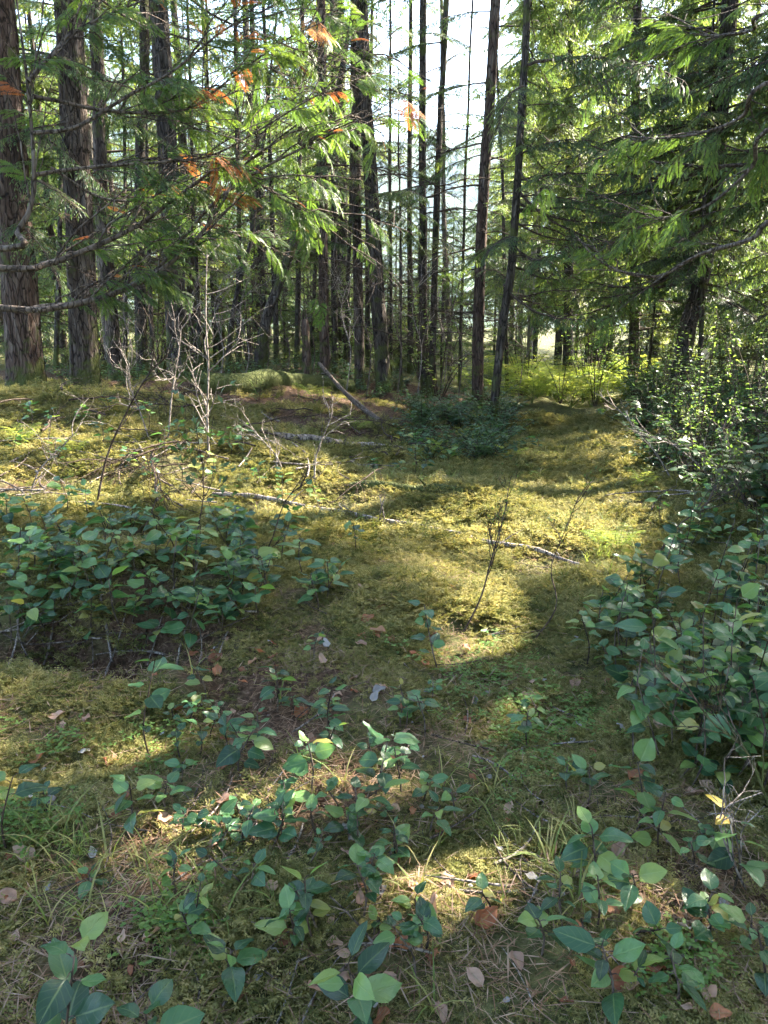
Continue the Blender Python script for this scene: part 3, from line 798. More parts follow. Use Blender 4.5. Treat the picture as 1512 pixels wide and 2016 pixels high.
SP2 = np.stack([SP @ e1, SP @ e2], 1); SPd = SP @ S
BVH = {}
for k_, ms_ in BM.items():
    for v_, me_ in enumerate(ms_):
        BVH[k_, v_] = BVHTree.FromPolygons([tuple(q.co) for q in me_.vertices], [tuple(q.vertices) for q in me_.polygons])
def spine_world(spec):
    ti, kind, v, lp, az, tilt, roll, sc = spec
    mx = Matrix.Translation(TREES[ti]['base'] + lp) @ Euler((roll, tilt, az), 'XYZ').to_matrix().to_4x4()
    L = BL[kind] * sc
    return np.array([tuple(mx @ Vector((L * t, 0, .1 * t * L - .25 * t * t * L))) for t in (0.15, .3, .45, .6, .75, .9)])
keep = []
SKYGAP = [(690, -60), (965, -60), (955, 120), (900, 330), (740, 330), (715, 120)]
kr = random.Random(5)
for sp_ in SPECS:
    kind = sp_[1]
    W = spine_world(sp_)
    ok = True
    if kind != 'dead':
        rr = 1.0 * sp_[7] + .1
        w2 = np.stack([W @ e1, W @ e2], 1); wd = W @ S
        cand = np.nonzero((((w2[:, None, :] - SP2[None]) ** 2).sum(-1) < rr * rr).any(0) & (wd.max() > SPd))[0]
        if len(cand):
            ti, _, v, lp, az, tilt, roll, sc = sp_
            inv = (Matrix.Translation(TREES[ti]['base'] + lp) @ Euler((roll, tilt, az), 'XYZ').to_matrix().to_4x4() @ Matrix.Scale(sc, 4)).inverted()
            ld = (inv.to_3x3() @ SUN).normalized()
            nh = 0
            for c_ in cand:
                if BVH[kind, v].ray_cast(inv @ Vector(SP[c_]), ld)[0] is not None: nh += 1
            if nh > 1: ok = False
        c = proj(Vector(W[3]))
        if ok and inside(SKYGAP, *c) and kr.random() < .42: ok = False
    if ok: keep.append(sp_)
print('boughs', len(SPECS), '->', len(keep), 'sun points', len(SP))
# boughs added to shade the rest of the ground, each set across a sun ray
def spec_inv(sp_):
    ti, _, v, lp, az, tilt, roll, sc = sp_
    return (Matrix.Translation(TREES[ti]['base'] + lp) @ Euler((roll, tilt, az), 'XYZ').to_matrix().to_4x4() @ Matrix.Scale(sc, 4)).inverted()
def blocks(sp_, pts, p2, pd, stop=0):
    W = spine_world(sp_)
    rr = 1.0 * sp_[7] + .1
    w2 = np.stack([W @ e1, W @ e2], 1)
    cand = np.nonzero((((w2[:, None, :] - p2[None]) ** 2).sum(-1) < rr * rr).any(0) & ((W @ S).max() > pd))[0]
    if not len(cand): return []
    inv = spec_inv(sp_); ld = (inv.to_3x3() @ SUN).normalized(); out = []
    for c_ in cand:
        if BVH[sp_[1], sp_[2]].ray_cast(inv @ Vector(pts[c_]), ld)[0] is not None:
            out.append(c_)
            if stop and len(out) >= stop: break
    return out
shp = []
for a in np.arange(-40, 1560, 38):
    for b in list(np.arange(765, 1000, 17)) + list(np.arange(1000, 2040, 42)):
        if any(inside(po, a + da, b + db) for po in LIT for da in (-14, 14) for db in (-7, 7)): continue
        if kr.random() < (.08 if b < 1000 else (.12 if b < 1330 else (.05 if a < 380 and b < 1600 else .40))): continue
        shp.append(tuple(hit(a, b)))
shp = np.array(shp)
sh2 = np.stack([shp @ e1, shp @ e2], 1); shd = shp @ S
dark = np.zeros(len(shp), int)
for sp_ in keep:
    if sp_[1] == 'dead': continue
    for c_ in blocks(sp_, shp, sh2, shd): dark[c_] += 1
n0_ = int((dark == 0).sum()); added = 0
order = list(range(len(shp))); kr.shuffle(order)
for c_ in order:
    if dark[c_] > 0 or added >= 460: continue
    P0 = Vector(shp[c_]); best = []
    for ti, T_ in enumerate(TREES):
        if T_.get('far') or T_['path'][-1][2] < 9: continue
        b0 = T_['base']; u = Vector((SUN.x, SUN.y)); ul = u.length; u = u / ul
        dv = Vector((b0.x - P0.x, b0.y - P0.y)); t_ = dv.dot(u)
        if t_ < 1.5: continue
        q = Vector((P0.x + u.x * t_, P0.y + u.y * t_)); zz = P0.z + t_ / ul * SUN.z - b0.z
        off = q - Vector((b0.x, b0.y))
        if off.length > 2.4 or zz < 2.4 or zz > T_['path'][-1][2] - 1: continue
        best.append((off.length + kr.random() * .8, ti, off, zz))
    best.sort(key=lambda q: q[0])
    for _, ti, off, zz in best[:7]:
        az = math.atan2(off.y, off.x) if off.length > .5 else kr.uniform(0, 6.28)
        path = TREES[ti]['path']
        sc = max(.75, min(1.6, (off.length + .5) / 1.55)) * kr.uniform(.9, 1.1)
        h = zz + .12 * sc
        lp = Vector([np.interp(h, path[:, 2], path[:, q]) for q in range(3)])
        sp_ = (ti, 'hem' if TREES[ti]['base'].x < 5.4 else 'wide', kr.randrange(4), lp, az + kr.uniform(-.15, .15), R(kr.gauss(2, 5)), R(kr.uniform(-15, 15)), sc)
        W = spine_world(sp_)
        if inside(SKYGAP, *proj(Vector(W[3]))) or inside(SKYGAP, *proj(Vector(W[5]))): continue
        if len(blocks(sp_, SP, SP2, SPd, 2)) > 1: continue
        got = blocks(sp_, shp, sh2, shd)
        if not got: continue
        for g_i in got: dark[g_i] += 1
        keep.append(sp_); added += 1
        break
print('unshaded', n0_, '->', int((dark == 0).sum()), 'of', len(shp), 'added', added)
for ti, kind, v, lp, az, tilt, roll, sc in keep:
    T_ = TREES[ti]
    if T_['crown'] is None:
        T_['crown'] = empty('crown', (0, 0, 0), T_['root'])
    mx = Matrix.Translation(lp) @ Euler((roll, tilt, az), 'XYZ').to_matrix().to_4x4() @ Matrix.Scale(sc, 4)
    link('dead_branch' if kind == 'dead' else 'bough', BM[kind][v], T_['crown'], mx)

# ------------------------------------------------------------------ broken snag, fallen logs and sticks
def ground_line(pxs, n, lift):
    c = [hit(*p) for p in pxs]
    pts = curve_pts([tuple(p) for p in c], n)
    pts[:, 2] = gz(pts[:, 0], pts[:, 1])
    k = np.ones(5) / 5
    pad = np.concatenate([[pts[0, 2]] * 2, pts[:, 2], [pts[-1, 2]] * 2])
    pts[:, 2] = np.convolve(pad, k, 'valid') + lift
    return pts

def stick(name, pts, r0, r1, material, label, cat, group=None, k=8, stubs=0, seed=0, jag=.12):
    r = np.random.default_rng(seed)
    pts = np.asarray(pts, float)
    o0 = pts[0].copy()
    mb = MB()
    rad = np.linspace(r0, r1, len(pts)) * (1 + r.normal(0, jag, len(pts)))
    mb.tube(pts - o0, rad, k, 0, True)
    ob = link(name, mb.build(name, [M[material]]), None, Matrix.Translation(Vector(o0)))
    tag(ob, label, cat, group)
    for i in range(stubs):
        j = r.integers(1, len(pts) - 1)
        d = r.normal(0, 1, 3); d[2] = abs(d[2]) + .3; d /= np.linalg.norm(d)
        ln = r.uniform(.06, .22)
        sb = MB()
        p = pts[j] - o0
        sb.tube(np.stack([p, p + d * ln * .5 + [0, 0, .01], p + d * ln]), [r0 * .35, r0 * .25, r0 * .1], 5, 0, True)
        link('side_twig', sb.build('side_twig', [M[material]]), ob)
    return ob

p0 = at(606, 735, 12.4); b = Vector((p0.x, 12.4, g1(p0.x, 12.4)))
tp = at(600, 628, 12.4)
sn = MB()
hh = np.linspace(-.1, tp.z - b.z, 24)
rr = np.interp(hh, [0, .3, 1.0, tp.z - b.z], [.10, .075, .065, .045]) * (1 + np.random.default_rng(2).normal(0, .05, 24))
sn.tube(np.stack([np.linspace(0, tp.x - b.x, 24), np.zeros(24), hh], 1), rr, 12, 0, True)
for i in range(6):
    a = i * 1.05
    sn.strips([[(tp.x - b.x) + .035 * math.cos(a), .035 * math.sin(a), tp.z - b.z - .05]], [[.1 * math.cos(a), .1 * math.sin(a), 1]], [[math.cos(a), math.sin(a), 0]], .12 + .05 * (i % 3), .04, 0)
tag(link('broken_snag', sn.build('broken_snag', [M['red']]), None, Matrix.Translation(b)), 'short broken reddish snag with a splintered top among the slim trunks', 'snag')

stick('fallen_log', ground_line([(540, 866), (640, 874), (720, 884), (792, 893)], 22, .05), .045, .032, 'log', 'pale barkless fallen log lying level on the shaded moss', 'log', k=12, stubs=3, seed=1)
stick('fallen_branch', ground_line([(420, 985), (560, 1000), (700, 1022), (800, 1042), (905, 1062)], 34, .045), .022, .013, 'log', 'long grey fallen branch lying across the sunlit moss', 'branch', k=8, stubs=5, seed=2)
stick('fallen_branch', ground_line([(925, 1070), (1000, 1082), (1075, 1100), (1140, 1122)], 16, .045), .018, .010, 'log', 'short grey fallen branch in line with the longer one toward the path', 'branch', k=7, stubs=2, seed=3)
stick('fallen_log', ground_line([(690, 966), (780, 964), (860, 966), (915, 974)], 18, .03), .04, .028, 'mosslog', 'dark mossy fallen log behind the sunlit moss strip', 'log', k=10, stubs=2, seed=4)
stick('fallen_log', ground_line([(400, 770), (500, 765), (600, 768), (690, 775)], 22, .1), .17, .13, 'mosslog', 'thick moss-covered fallen log under the leaning trunks', 'log', k=18, stubs=4, seed=5, jag=.05)
stick('fallen_log', ground_line([(180, 742), (260, 735), (330, 738)], 14, .12), .20, .17, 'mosslog', 'thick mossy log lying behind the mottled grey trunk', 'log', k=18, stubs=3, seed=6, jag=.05)
a_ = at(628, 715, 12.2); c_ = hit(748, 835)
stick('leaning_log', curve_pts([tuple(a_), tuple((Vector(a_) + c_) / 2 + Vector((0, 0, -.05))), tuple(c_ + Vector((0, 0, .03)))], 12), .028, .045, 'limb', 'dark dead pole leaning down from the red-tinged trunk to the ground', 'log', k=10, stubs=4, seed=7)
# fallen log with a sawn end
sx = at(1391, 697, 11.6)
lo = stick('sawn_log', curve_pts([tuple(sx), (sx.x + 1.4, sx.y + .15, sx.z - .05), (sx.x + 3.2, sx.y + .35, sx.z - .35), (sx.x + 5.0, sx.y + .5, g1(sx.x + 5, sx.y + .5) + .05)], 18), .075, .10, 'red', 'reddish fallen log with a pale sawn end propped above the salal', 'log', k=16, seed=8, jag=.03)
ce = MB()
cd = Vector((-.8, -.6, 0)).normalized()
th_ = np.linspace(0, 2 * math.pi, 25)[:-1]
sd_ = Vector((.6, -.8, 0)).normalized()
ring = np.array([[sd_.x * math.cos(t) * .068, sd_.y * math.cos(t) * .068, math.sin(t) * .078] for t in th_])
vv = np.vstack([ring, ring + np.array([cd.x, cd.y, 0]) * .03, [[cd.x * .034, cd.y * .034, 0]]])
ce.add(vv, np.array([[i, (i + 1) % 24, 24 + (i + 1) % 24, 24 + i] for i in range(24)] + [[24 + i, 24 + (i + 1) % 24, 48, 48] for i in range(24)]))
link('sawn_end', ce.build('sawn_end', [M['cut']], False), lo)

# support post for the propped log's far end is the bank itself; loose sticks
r_ = random.Random(21)
areas = [((0, 480), (865, 1005), 34, (.25, .8), (.004, .011)), ((20, 480), (1190, 1300), 22, (.2, .6), (.003, .007)), ((480, 800), (820, 960), 16, (.3, .8), (.004, .012)),
         ((100, 1400), (1500, 1980), 60, (.12, .38), (.0018, .0045)), ((560, 1300), (1060, 1480), 20, (.15, .4), (.002, .005)), ((1150, 1500), (800, 1100), 20, (.3, .8), (.004, .009)), ((950, 1120), (1420, 1760), 10, (.15, .4), (.003, .006))]
for (xa, xb), (ya, yb), n_, (l0, l1), (t0, t1) in areas:
    for i in range(n_):
        p = hit(r_.uniform(xa, xb), r_.uniform(ya, yb))
        a = r_.uniform(0, math.pi); ln = r_.uniform(l0, l1); cv = r_.uniform(-.15, .15)
        n = 9
        q = np.linspace(-.5, .5, n)
        pts = np.stack([p.x + math.cos(a) * q * ln - math.sin(a) * cv * ln * (q * q * 4), p.y + math.sin(a) * q * ln + math.cos(a) * cv * ln * (q * q * 4), q * 0], 1)
        zz = gz(pts[:, 0], pts[:, 1]); fit = np.polyfit(q, zz, 1)
        tk = r_.uniform(t0, t1)
        pts[:, 2] = np.maximum(np.polyval(fit, q), zz - .01) + tk + r_.uniform(.006, .03) + (.03 if ya < 1000 else 0)
        pale = r_.random() < .5
        stick('twig', pts, tk, tk * .5, 'deadwood' if pale else 'limb', ('short' if ln < .25 else ('long' if ln > .5 else 'medium-length')) + (' pale' if pale else ' brown') + (' bent' if abs(cv) > .08 else ' straight') + ' dry twig lying on the moss', 'twig', 'pale twigs on the ground' if pale else 'brown twigs on the ground', k=5, seed=i, jag=.15)

r_ = random.Random(22)
for i in range(34):
    p = hit(r_.uniform(40, 860), r_.uniform(775, 950))
    ob = link('fallen_bough', BM['dead'][r_.randrange(5)], None, Matrix.Translation((p.x, p.y, g1(p.x, p.y) + .10)) @ Euler((R(r_.uniform(-60, 60)), R(r_.uniform(-8, 6)), r_.uniform(0, 6.28)), 'XYZ').to_matrix().to_4x4() @ Matrix.Scale(r_.uniform(.5, 1.0), 4))
    tag(ob, 'bare twiggy conifer bough fallen on the mossy bank', 'branch', 'fallen boughs on the bank')

# ------------------------------------------------------------------ leaves and salal
def leaf_mesh(name, L, W, material, fold=.25, curl=.25, tip=.8, nu=4, nv=7, seed=0, wav=.03):
    r = np.random.default_rng(seed)
    v, uv, f = [], [], []
    for j in range(nv):
        t = j / (nv - 1)
        w = W / 2 * (math.sin(math.pi * min(1, t ** .72)) ** .75 if 0 < t < 1 else 0.0)
        w = max(w, .0012)
        for i in range(nu + 1):
            u = i / nu * 2 - 1
            x = u * w
            z = fold * abs(x) * (1 - .5 * abs(u)) - curl * L * (t - .25) ** 2 + wav * W * math.sin(t * 9 + u * 2 + seed) * abs(u)
            v.append((x, t * L, z)); uv.append((i / nu, t))
    for j in range(nv - 1):
        for i in range(nu):
            a = j * (nu + 1) + i
            f.append((a, a + 1, a + nu + 2, a + nu + 1))
    mb = MB()
    mb.add(v, f, 0, .5, np.array(uv))
    return mb.build(name, [M[material]])

LEAF = [leaf_mesh('salal_leaf', .080, .056, 'salal', .22, .40, seed=1, wav=.05), leaf_mesh('salal_leaf', .090, .047, 'salal', .45, .15, seed=2), leaf_mesh('salal_leaf', .068, .052, 'salal', .10, .60, seed=3, wav=.06), leaf_mesh('salal_leaf', .084, .060, 'salal', .32, -.12, seed=4, wav=.07)]
YLEAF = [leaf_mesh('yellow_leaf', .08, .048, 'yellowleaf', .2, .25, seed=5)]
NUM = ['no', 'one', 'two', 'three', 'four', 'five', 'six', 'seven', 'eight', 'nine', 'ten', 'eleven', 'twelve', 'thirteen', 'fourteen', 'fifteen', 'sixteen', 'seventeen', 'eighteen']
UPV = Vector((0, 0, 1))

def salal(base, top, nleaf, where, group, ls=1.0, yellow=0, seed=0):
    """an upright sprig: zigzag stem, alternate leathery leaves held level"""
    r = random.Random(seed)
    base = Vector(base); top = Vector(top)
    ax = top - base; h = ax.length
    root = empty('salal_sprig', base)
    n = 8
    lat = Vector((r.gauss(0, 1), r.gauss(0, 1), 0)).normalized() * h * .1
    ctrl = [Vector((0, 0, -.03)), ax * .35 + lat, ax * .7 + lat * .6, ax]
    pts = curve_pts([tuple(c) for c in ctrl], n + 5)
    mb = MB()
    mb.tube(pts, np.linspace(.0034, .0018, len(pts)) * (.8 + .3 * ls), 5, 0)
    az = r.uniform(0, 6.28)
    leaves = []
    for i in range(nleaf):
        t = 1 - (i / max(1, nleaf)) ** 1.1 * min(.78, .30 + .05 * nleaf)
        k = t * (len(pts) - 1); j = min(int(k), len(pts) - 2)
        p = Vector(pts[j]).lerp(Vector(pts[j + 1]), k - j)
        az += math.pi * (.62 + r.uniform(-.15, .15))
        el = r.uniform(-.25, .45) + (.25 if i == 0 else 0)
        d = Vector((math.cos(az) * math.cos(el), math.sin(az) * math.cos(el), math.sin(el)))
        pet = p + d * .018 * ls
        mb.tube(np.array([tuple(p), tuple(p + d * .010 * ls + Vector((0, 0, .003))), tuple(pet)]), [.0016, .0014, .0011], 3, 0)
        up = UPV + Vector((r.gauss(0, .42), r.gauss(0, .42), 0))
        s = ls * r.uniform(.55, 1.15) * (.75 if i == 0 and nleaf > 4 else 1)
        leaves.append(basis(d, up, s, pet))
    link('stem', mb.build('stem', [M['limb'] if seed % 3 else M['twig']]), root)
    for i, mx in enumerate(leaves):
        y = i < yellow
        o = link('leaf', YLEAF[0] if y else LEAF[r.randrange(4)], root, mx)
        if y: o['label'] = 'yellow leaf with brown spots'
    hgt = 'tall' if h > .42 else ('knee-high' if h > .3 else ('short' if h > .15 else 'tiny'))
    tag(root, f'{hgt} salal sprig with {NUM[min(18, nleaf)]} leathery leaves {where}', 'salal', group)
    return root

def sprig(px, py, tx, ty, n, where, group, ls=1.0, yellow=0, seed=0):
    b = hit(px, py)
    t = at(tx, ty, b.y + random.Random(seed).uniform(-.05, .05))
    return salal(b, t, n, where, group, ls, yellow, seed)

FG = [(120, 2110, 150, 1850, 8, 1.05), (300, 1500, 305, 1300, 6, .95), (470, 1525, 500, 1435, 9, 1.05), (245, 1650, 255, 1545, 7, .85), (15, 1680, 25, 1530, 4, 1.0), (610, 1560, 605, 1460, 8, .8),
      (735, 1570, 765, 1450, 7, 1.0), (655, 1440, 655, 1350, 8, .8), (790, 1430, 800, 1375, 6, .75), (865, 1320, 835, 1190, 9, .85), (620, 1850, 600, 1730, 5, .7), (715, 1800, 700, 1700, 6, .8), (835, 1870, 825, 1805, 5, .75),
      (560, 1880, 570, 1795, 6, .75), (455, 1940, 455, 1870, 5, .8), (690, 2080, 685, 1900, 8, .95), (300, 2120, 285, 1985, 4, 1.0), (1165, 1740, 1165, 1630, 7, .9), (1250, 1620, 1255, 1500, 8, .95), (1300, 1690, 1310, 1560, 8, .9),
      (1200, 1990, 1185, 1860, 7, .85), (1065, 1880, 1060, 1810, 4, .8), (1155, 1310, 1145, 1215, 8, .8), (1200, 1320, 1185, 1270, 6, .75), (1400, 1480, 1385, 1210, 7, 1.0), (1500, 1560, 1480, 1330, 8, 1.0), (1440, 1760, 1440, 1600, 8, .9),
      (1330, 1990, 1320, 1880, 5, .8), (1500, 1960, 1490, 1820, 5, .9), (350, 1760, 345, 1690, 4, .7), (180, 1760, 175, 1720, 3, .6), (440, 1660, 420, 1590, 4, .7), (545, 1400, 545, 1330, 6, .75), (620, 1300, 625, 1250, 5, .7),
      (980, 1250, 960, 1240, 3, .7), (400, 1420, 385, 1370, 5, .75), (690, 1660, 685, 1600, 5, .75), (780, 1700, 775, 1640, 4, .7), (900, 1620, 890, 1560, 4, .7), (1040, 1480, 1040, 1400, 6, .8), (1340, 1420, 1330, 1330, 7, .85), (1120, 1560, 1120, 1500, 4, .7),
      (330, 1600, 330, 1540, 5, .75), (560, 1660, 540, 1600, 5, .7), (500, 1750, 500, 1700, 4, .65), (90, 1600, 85, 1560, 3, .65), (960, 1800, 950, 1760, 3, .6), (1240, 1780, 1245, 1720, 5, .75), (1390, 1860, 1395, 1790, 5, .8)]
for i, (a, b_, c, d, n, ls) in enumerate(FG):
    yl = 2 if (a, b_) == (1440, 1760) else 0
    where = 'rising from the mossy forest floor' if a < 900 else 'growing beside the mossy path'
    sprig(a, b_, c, d, n + 2, where, 'salal sprigs on the near moss', ls * 1.15, yl, 500 + i)
r_ = random.Random(31)
for i in range(70):
    z = r_.random()
    if z < .55: a, b_ = r_.uniform(330, 860), r_.uniform(1370, 1680)
    elif z < .8: a, b_ = r_.uniform(1060, 1500), r_.uniform(1400, 1960)
    else: a, b_ = r_.uniform(380, 900), r_.uniform(1680, 1960)
    b = hit(a, b_); h = r_.uniform(.05, .16)
    salal(b, b + Vector((r_.gauss(0, .04), r_.gauss(0, .04), h)), r_.randint(4, 7), 'poking low out of the mossy forest floor', 'low salal sprigs on the near moss', r_.uniform(.5, .9), 0, 1200 + i)
# thicket on the hump beside the dark hollow
for i in range(96):
    px_, py_ = r_.uniform(0, 650), r_.uniform(1040, 1290)
    if py_ > 1230 and px_ > 480: continue
    if py_ < 1120 and px_ > 520 and r_.random() < .5: continue
    b = hit(px_, py_); h = r_.uniform(.10, .28)
    salal(b, b + Vector((r_.gauss(0, .05), r_.gauss(0, .05), h)), r_.randint(6, 11), 'in the thicket on the mossy hump', 'salal on the hump', r_.uniform(1.0, 1.35), 0, 600 + i)
# thicket on the bank beside the path
for i in range(98):
    py_ = r_.uniform(1030, 1560)
    lo_ = 1230 if py_ < 1200 else (1170 if py_ < 1350 else 1240)
    px_ = r_.uniform(lo_, 1560)
    b = hit(px_, py_); h = r_.uniform(.14, .48)
    salal(b, b + Vector((r_.gauss(0, .06), r_.gauss(0, .05), h)), r_.randint(6, 11), 'in the thicket on the bank beside the path', 'salal on the bank', r_.uniform(1.0, 1.35), 0, 700 + i)
# a few on the sunlit strip
for i, (a, b_) in enumerate([(95, 860), (160, 835), (215, 815), (290, 850), (330, 905), (400, 960), (455, 900), (560, 1000), (640, 1015), (700, 1090), (480, 880), (830, 925), (960, 900), (1060, 890), (130, 1010), (60, 1050), (180, 1020), (250, 1060), (20, 905), (120, 930), (260, 930), (350, 870), (60, 840), (300, 960), (420, 880), (200, 880), (520, 960), (440, 1030), (340, 1020)]):
    b = hit(a, b_); h = r_.uniform(.15, .32)
    salal(b, b + Vector((r_.gauss(0, .05), 0, h)), r_.randint(6, 10), 'on the sunlit moss strip', 'salal on the sunlit strip', r_.uniform(1.0, 1.25), 0, 900 + i)

for i in range(26):
    y_ = r_.uniform(6.8, 13.5); xe = .3 + (y_ - 1.7) * .258 - r_.uniform(1.0, 1.9)
    b = Vector((xe, y_, g1(xe, y_)))
    salal(b, b + Vector((r_.gauss(0, .05), 0, r_.uniform(.12, .3))), r_.randint(6, 10), 'along the shaded edge of the mossy track', 'salal along the track edge', r_.uniform(1.0, 1.3), 0, 1400 + i)
# far salal bushes: a bushy mound of many leaves with its stems
def bush_mesh(seed, n=140, rx=.72, h=.48, lw=.05, ll=.085, fol='salalfar'):
    r = np.random.default_rng(seed)
    st, fo = MB(), MB()
    P, D, N, LN = [], [], [], []
    for k in range(9):
        a = r.uniform(0, 6.28); rr = rx * r.uniform(.1, 1); hh_ = h * r.uniform(.35, 1.25)
        tip = np.array([math.cos(a) * rr, math.sin(a) * rr, hh_])
        pts = curve_pts([(0, 0, -.05), tuple(tip * [.35, .35, .5]), tuple(tip)], 7)
        st.tube(pts, np.linspace(.006, .002, 7), 4, 0)
        for q in range(n // 9):
            t = r.uniform(.35, 1.02); j = min(int(t * 6), 5); p = pts[j] + (pts[j + 1] - pts[j]) * (t * 6 - j)
            a2 = r.uniform(0, 6.28)
            P.append(p); D.append([math.cos(a2), math.sin(a2), r.uniform(-.25, .4)]); N.append([r.normal(0, .3), r.normal(0, .3), 1]); LN.append(ll * r.uniform(.7, 1.2))
    P, D, N, LN = map(np.array, (P, D, N, LN))
    # two-panel leaf, folded at the midrib
    D = D / np.linalg.norm(D, axis=1)[:, None]
    Wv = np.cross(D, N); Wv /= np.linalg.norm(Wv, axis=1)[:, None]; U = np.cross(Wv, D)
    for i in range(len(P)):
        p, d, w, u, l = P[i], D[i], Wv[i], U[i], LN[i]
        ww = l * lw / ll
        v = [p, p + d * l * .3 + w * ww * .45 + u * .006, p + d * l * .7 + w * ww * .42, p + d * l - u * l * .15, p + d * l * .7 - w * ww * .42, p + d * l * .3 - w * ww * .45 + u * .006, p + d * l * .5]
        fo.add(v, [(0, 1, 6, 6), (1, 2, 6, 6), (2, 3, 6, 6), (3, 4, 6, 6), (4, 5, 6, 6), (5, 0, 6, 6)], 0)
    return st.build('stem', [M['twig']]), fo.build('foliage', [M[fol]])
BUSH = [bush_mesh(10 + i) for i in range(5)]
SMALL = [bush_mesh(30 + i, 210, .55, .9, .02, .038, 'shrubleaf') for i in range(5)]
def bush(kind, name, loc, s, label, group, cat, seed):
    r = random.Random(seed)
    st, fo = r.choice(kind)
    root = empty(name, loc)
    root.rotation_euler = (0, 0, r.uniform(0, 6.28)); root.scale = (s, s, s * r.uniform(.85, 1.2))
    link('stem', st, root); f = link('foliage', fo, root); f['kind'] = 'stuff'
    hgt = s * root.scale[2] / s * (.48 if kind is BUSH else .9)
    size = 'ankle-high' if hgt < .25 else ('shin-high' if hgt < .42 else ('knee-high' if hgt < .6 else ('waist-high' if hgt < 1.1 else 'head-high')))
    tag(root, size + ' ' + label, cat, group)
    return root
r_ = random.Random(41)
for i in range(120):
    y_ = r_.uniform(8.0, 15.0); px_ = r_.uniform(480, 1020) if y_ > 12.3 else (r_.uniform(800, 1000) if y_ > 8.9 else r_.uniform(830, 985))
    p = at(px_, 800, y_)
    bush(BUSH, 'salal_bush', (p.x, y_, g1(p.x, y_)), r_.uniform(.35, .85), 'dark salal bush at the foot of the slim trunks', 'salal bushes under the trunks', 'salal', i)
for i in range(70):
    y_ = r_.uniform(5.2, 15.5); xe = .3 + (y_ - 1.7) * .258 + .95 + max(0, (8 - y_)) * .06
    x_ = xe + abs(r_.gauss(0, 1.1)) + (.1 if y_ > 7 else .35)
    bush(BUSH, 'salal_bush', (x_, y_, g1(x_, y_)), r_.uniform(.7, 1.35), 'salal bush on the bank under the hemlock boughs', 'salal bushes on the bank', 'salal', 100 + i)
for i in range(42):
    y_ = r_.uniform(6.3, 13.0); xe = .3 + (y_ - 1.7) * .258 + 1.15
    x_ = xe + abs(r_.gauss(.2, 1.2))
    bush(SMALL, 'huckleberry_shrub', (x_, y_, g1(x_, y_)), r_.uniform(.7, 1.35), 'twiggy small-leaved shrub on the bank under the hemlock boughs', 'small-leaved shrubs on the bank', 'shrub', 200 + i)
for i in range(70):
    y_ = r_.uniform(14.0, 27); x_ = r_.uniform(-.5, .62) * y_
    bush(SMALL, 'background_shrub', (x_, y_, g1(x_, y_)), r_.uniform(1.3, 2.6), 'sunlit leafy shrub in the wood beyond the trunks', 'sunlit shrubs beyond the trunks', 'shrub', 300 + i)
for i in range(52):
    y_ = r_.uniform(9.6, 15); x_ = r_.uniform(-.44, .08) * y_
    bush(SMALL if i % 2 else BUSH, 'undergrowth_bush', (x_, y_, g1(x_, y_)), r_.uniform(.28, .72), 'low dark bush between the trunk bases', 'low bushes between the trunks', 'bush', 350 + i)

# ------------------------------------------------------------------ bracken at the path end
def fern_frond(seed, L=.8, material='fern', npin=11, wide=.46):
    r = np.random.default_rng(seed)
    mb = MB()
    n = 12; t = np.linspace(0, 1, n)
    sp = np.stack([r.normal(0, .01, n).cumsum(), t * L * .62, 1.05 * t * L - .55 * t ** 2 * L], 1)
    mb.tube(sp, np.linspace(.006, .0015, n), 4, 0)
    P, D, N, LN, WD, TT = [], [], [], [], [], []
    for k in range(npin):
        tt = .22 + .76 * k / npin; j = min(int(tt * (n - 1)), n - 2); p = sp[j] + (sp[j + 1] - sp[j]) * (tt * (n - 1) - j)
        fw = sp[j + 1] - sp[j]; fw /= np.linalg.norm(fw)
        for sd in (-1, 1):
            ln = wide * L * (1 - (tt - .22) / .8) * r.uniform(.85, 1.1) + .02
            d = np.array([sd * .9, .42 * fw[1], fw[2] * .4 - .1 + r.normal(0, .2)])
            d /= np.linalg.norm(d)
            m = max(3, int(ln / .034))
            for q in range(m):
                f = q / m
                pp = p + d * ln * f - np.array([0, 0, .12 * ln * f * f])
                for s2 in (-1, 1):
                    d2 = d * .55 + s2 * np.array([0, 1, 0]) * .8 + [0, 0, -.1]
                    P.append(pp); D.append(d2); N.append([r.normal(0, .4), r.normal(0, .4) - .4, 1]); LN.append(.050 * (1 - .7 * f) + .012); WD.append(.012); TT.append(np.clip(.3 + .4 * tt + r.normal(0, .15), 0, 1))
    mb.strips(P, D, N, np.array(LN), np.array(WD), 1, np.array(TT), .1)
    return mb.build('frond', [M['shrubleaf'], M[material]])
FERN = [fern_frond(i) for i in range(3)]
def bracken(loc, s, nf, label, group, seed):
    r = random.Random(seed)
    root = empty('bracken_fern', loc)
    a0 = r.uniform(0, 6.28)
    for k in range(nf):
        a = a0 + k * 6.28 / nf + r.uniform(-.3, .3)
        mx = Euler((r.uniform(-.15, .25), 0, a), 'XYZ').to_matrix().to_4x4() @ Matrix.Scale(s * r.uniform(.75, 1.15), 4)
        link('frond', FERN[r.randrange(3)], root, mx)
    tag(root, label, 'fern', group)
r_ = random.Random(51)
for i in range(40):
    y_ = r_.uniform(14.8, 19.5); px_ = r_.uniform(900, 1245)
    p = at(px_, 740, y_)
    bracken((p.x, y_, g1(p.x, y_)), r_.uniform(.9, 1.6), 5, 'sunlit yellow-green bracken fern at the path end', 'bracken at the path end', i)
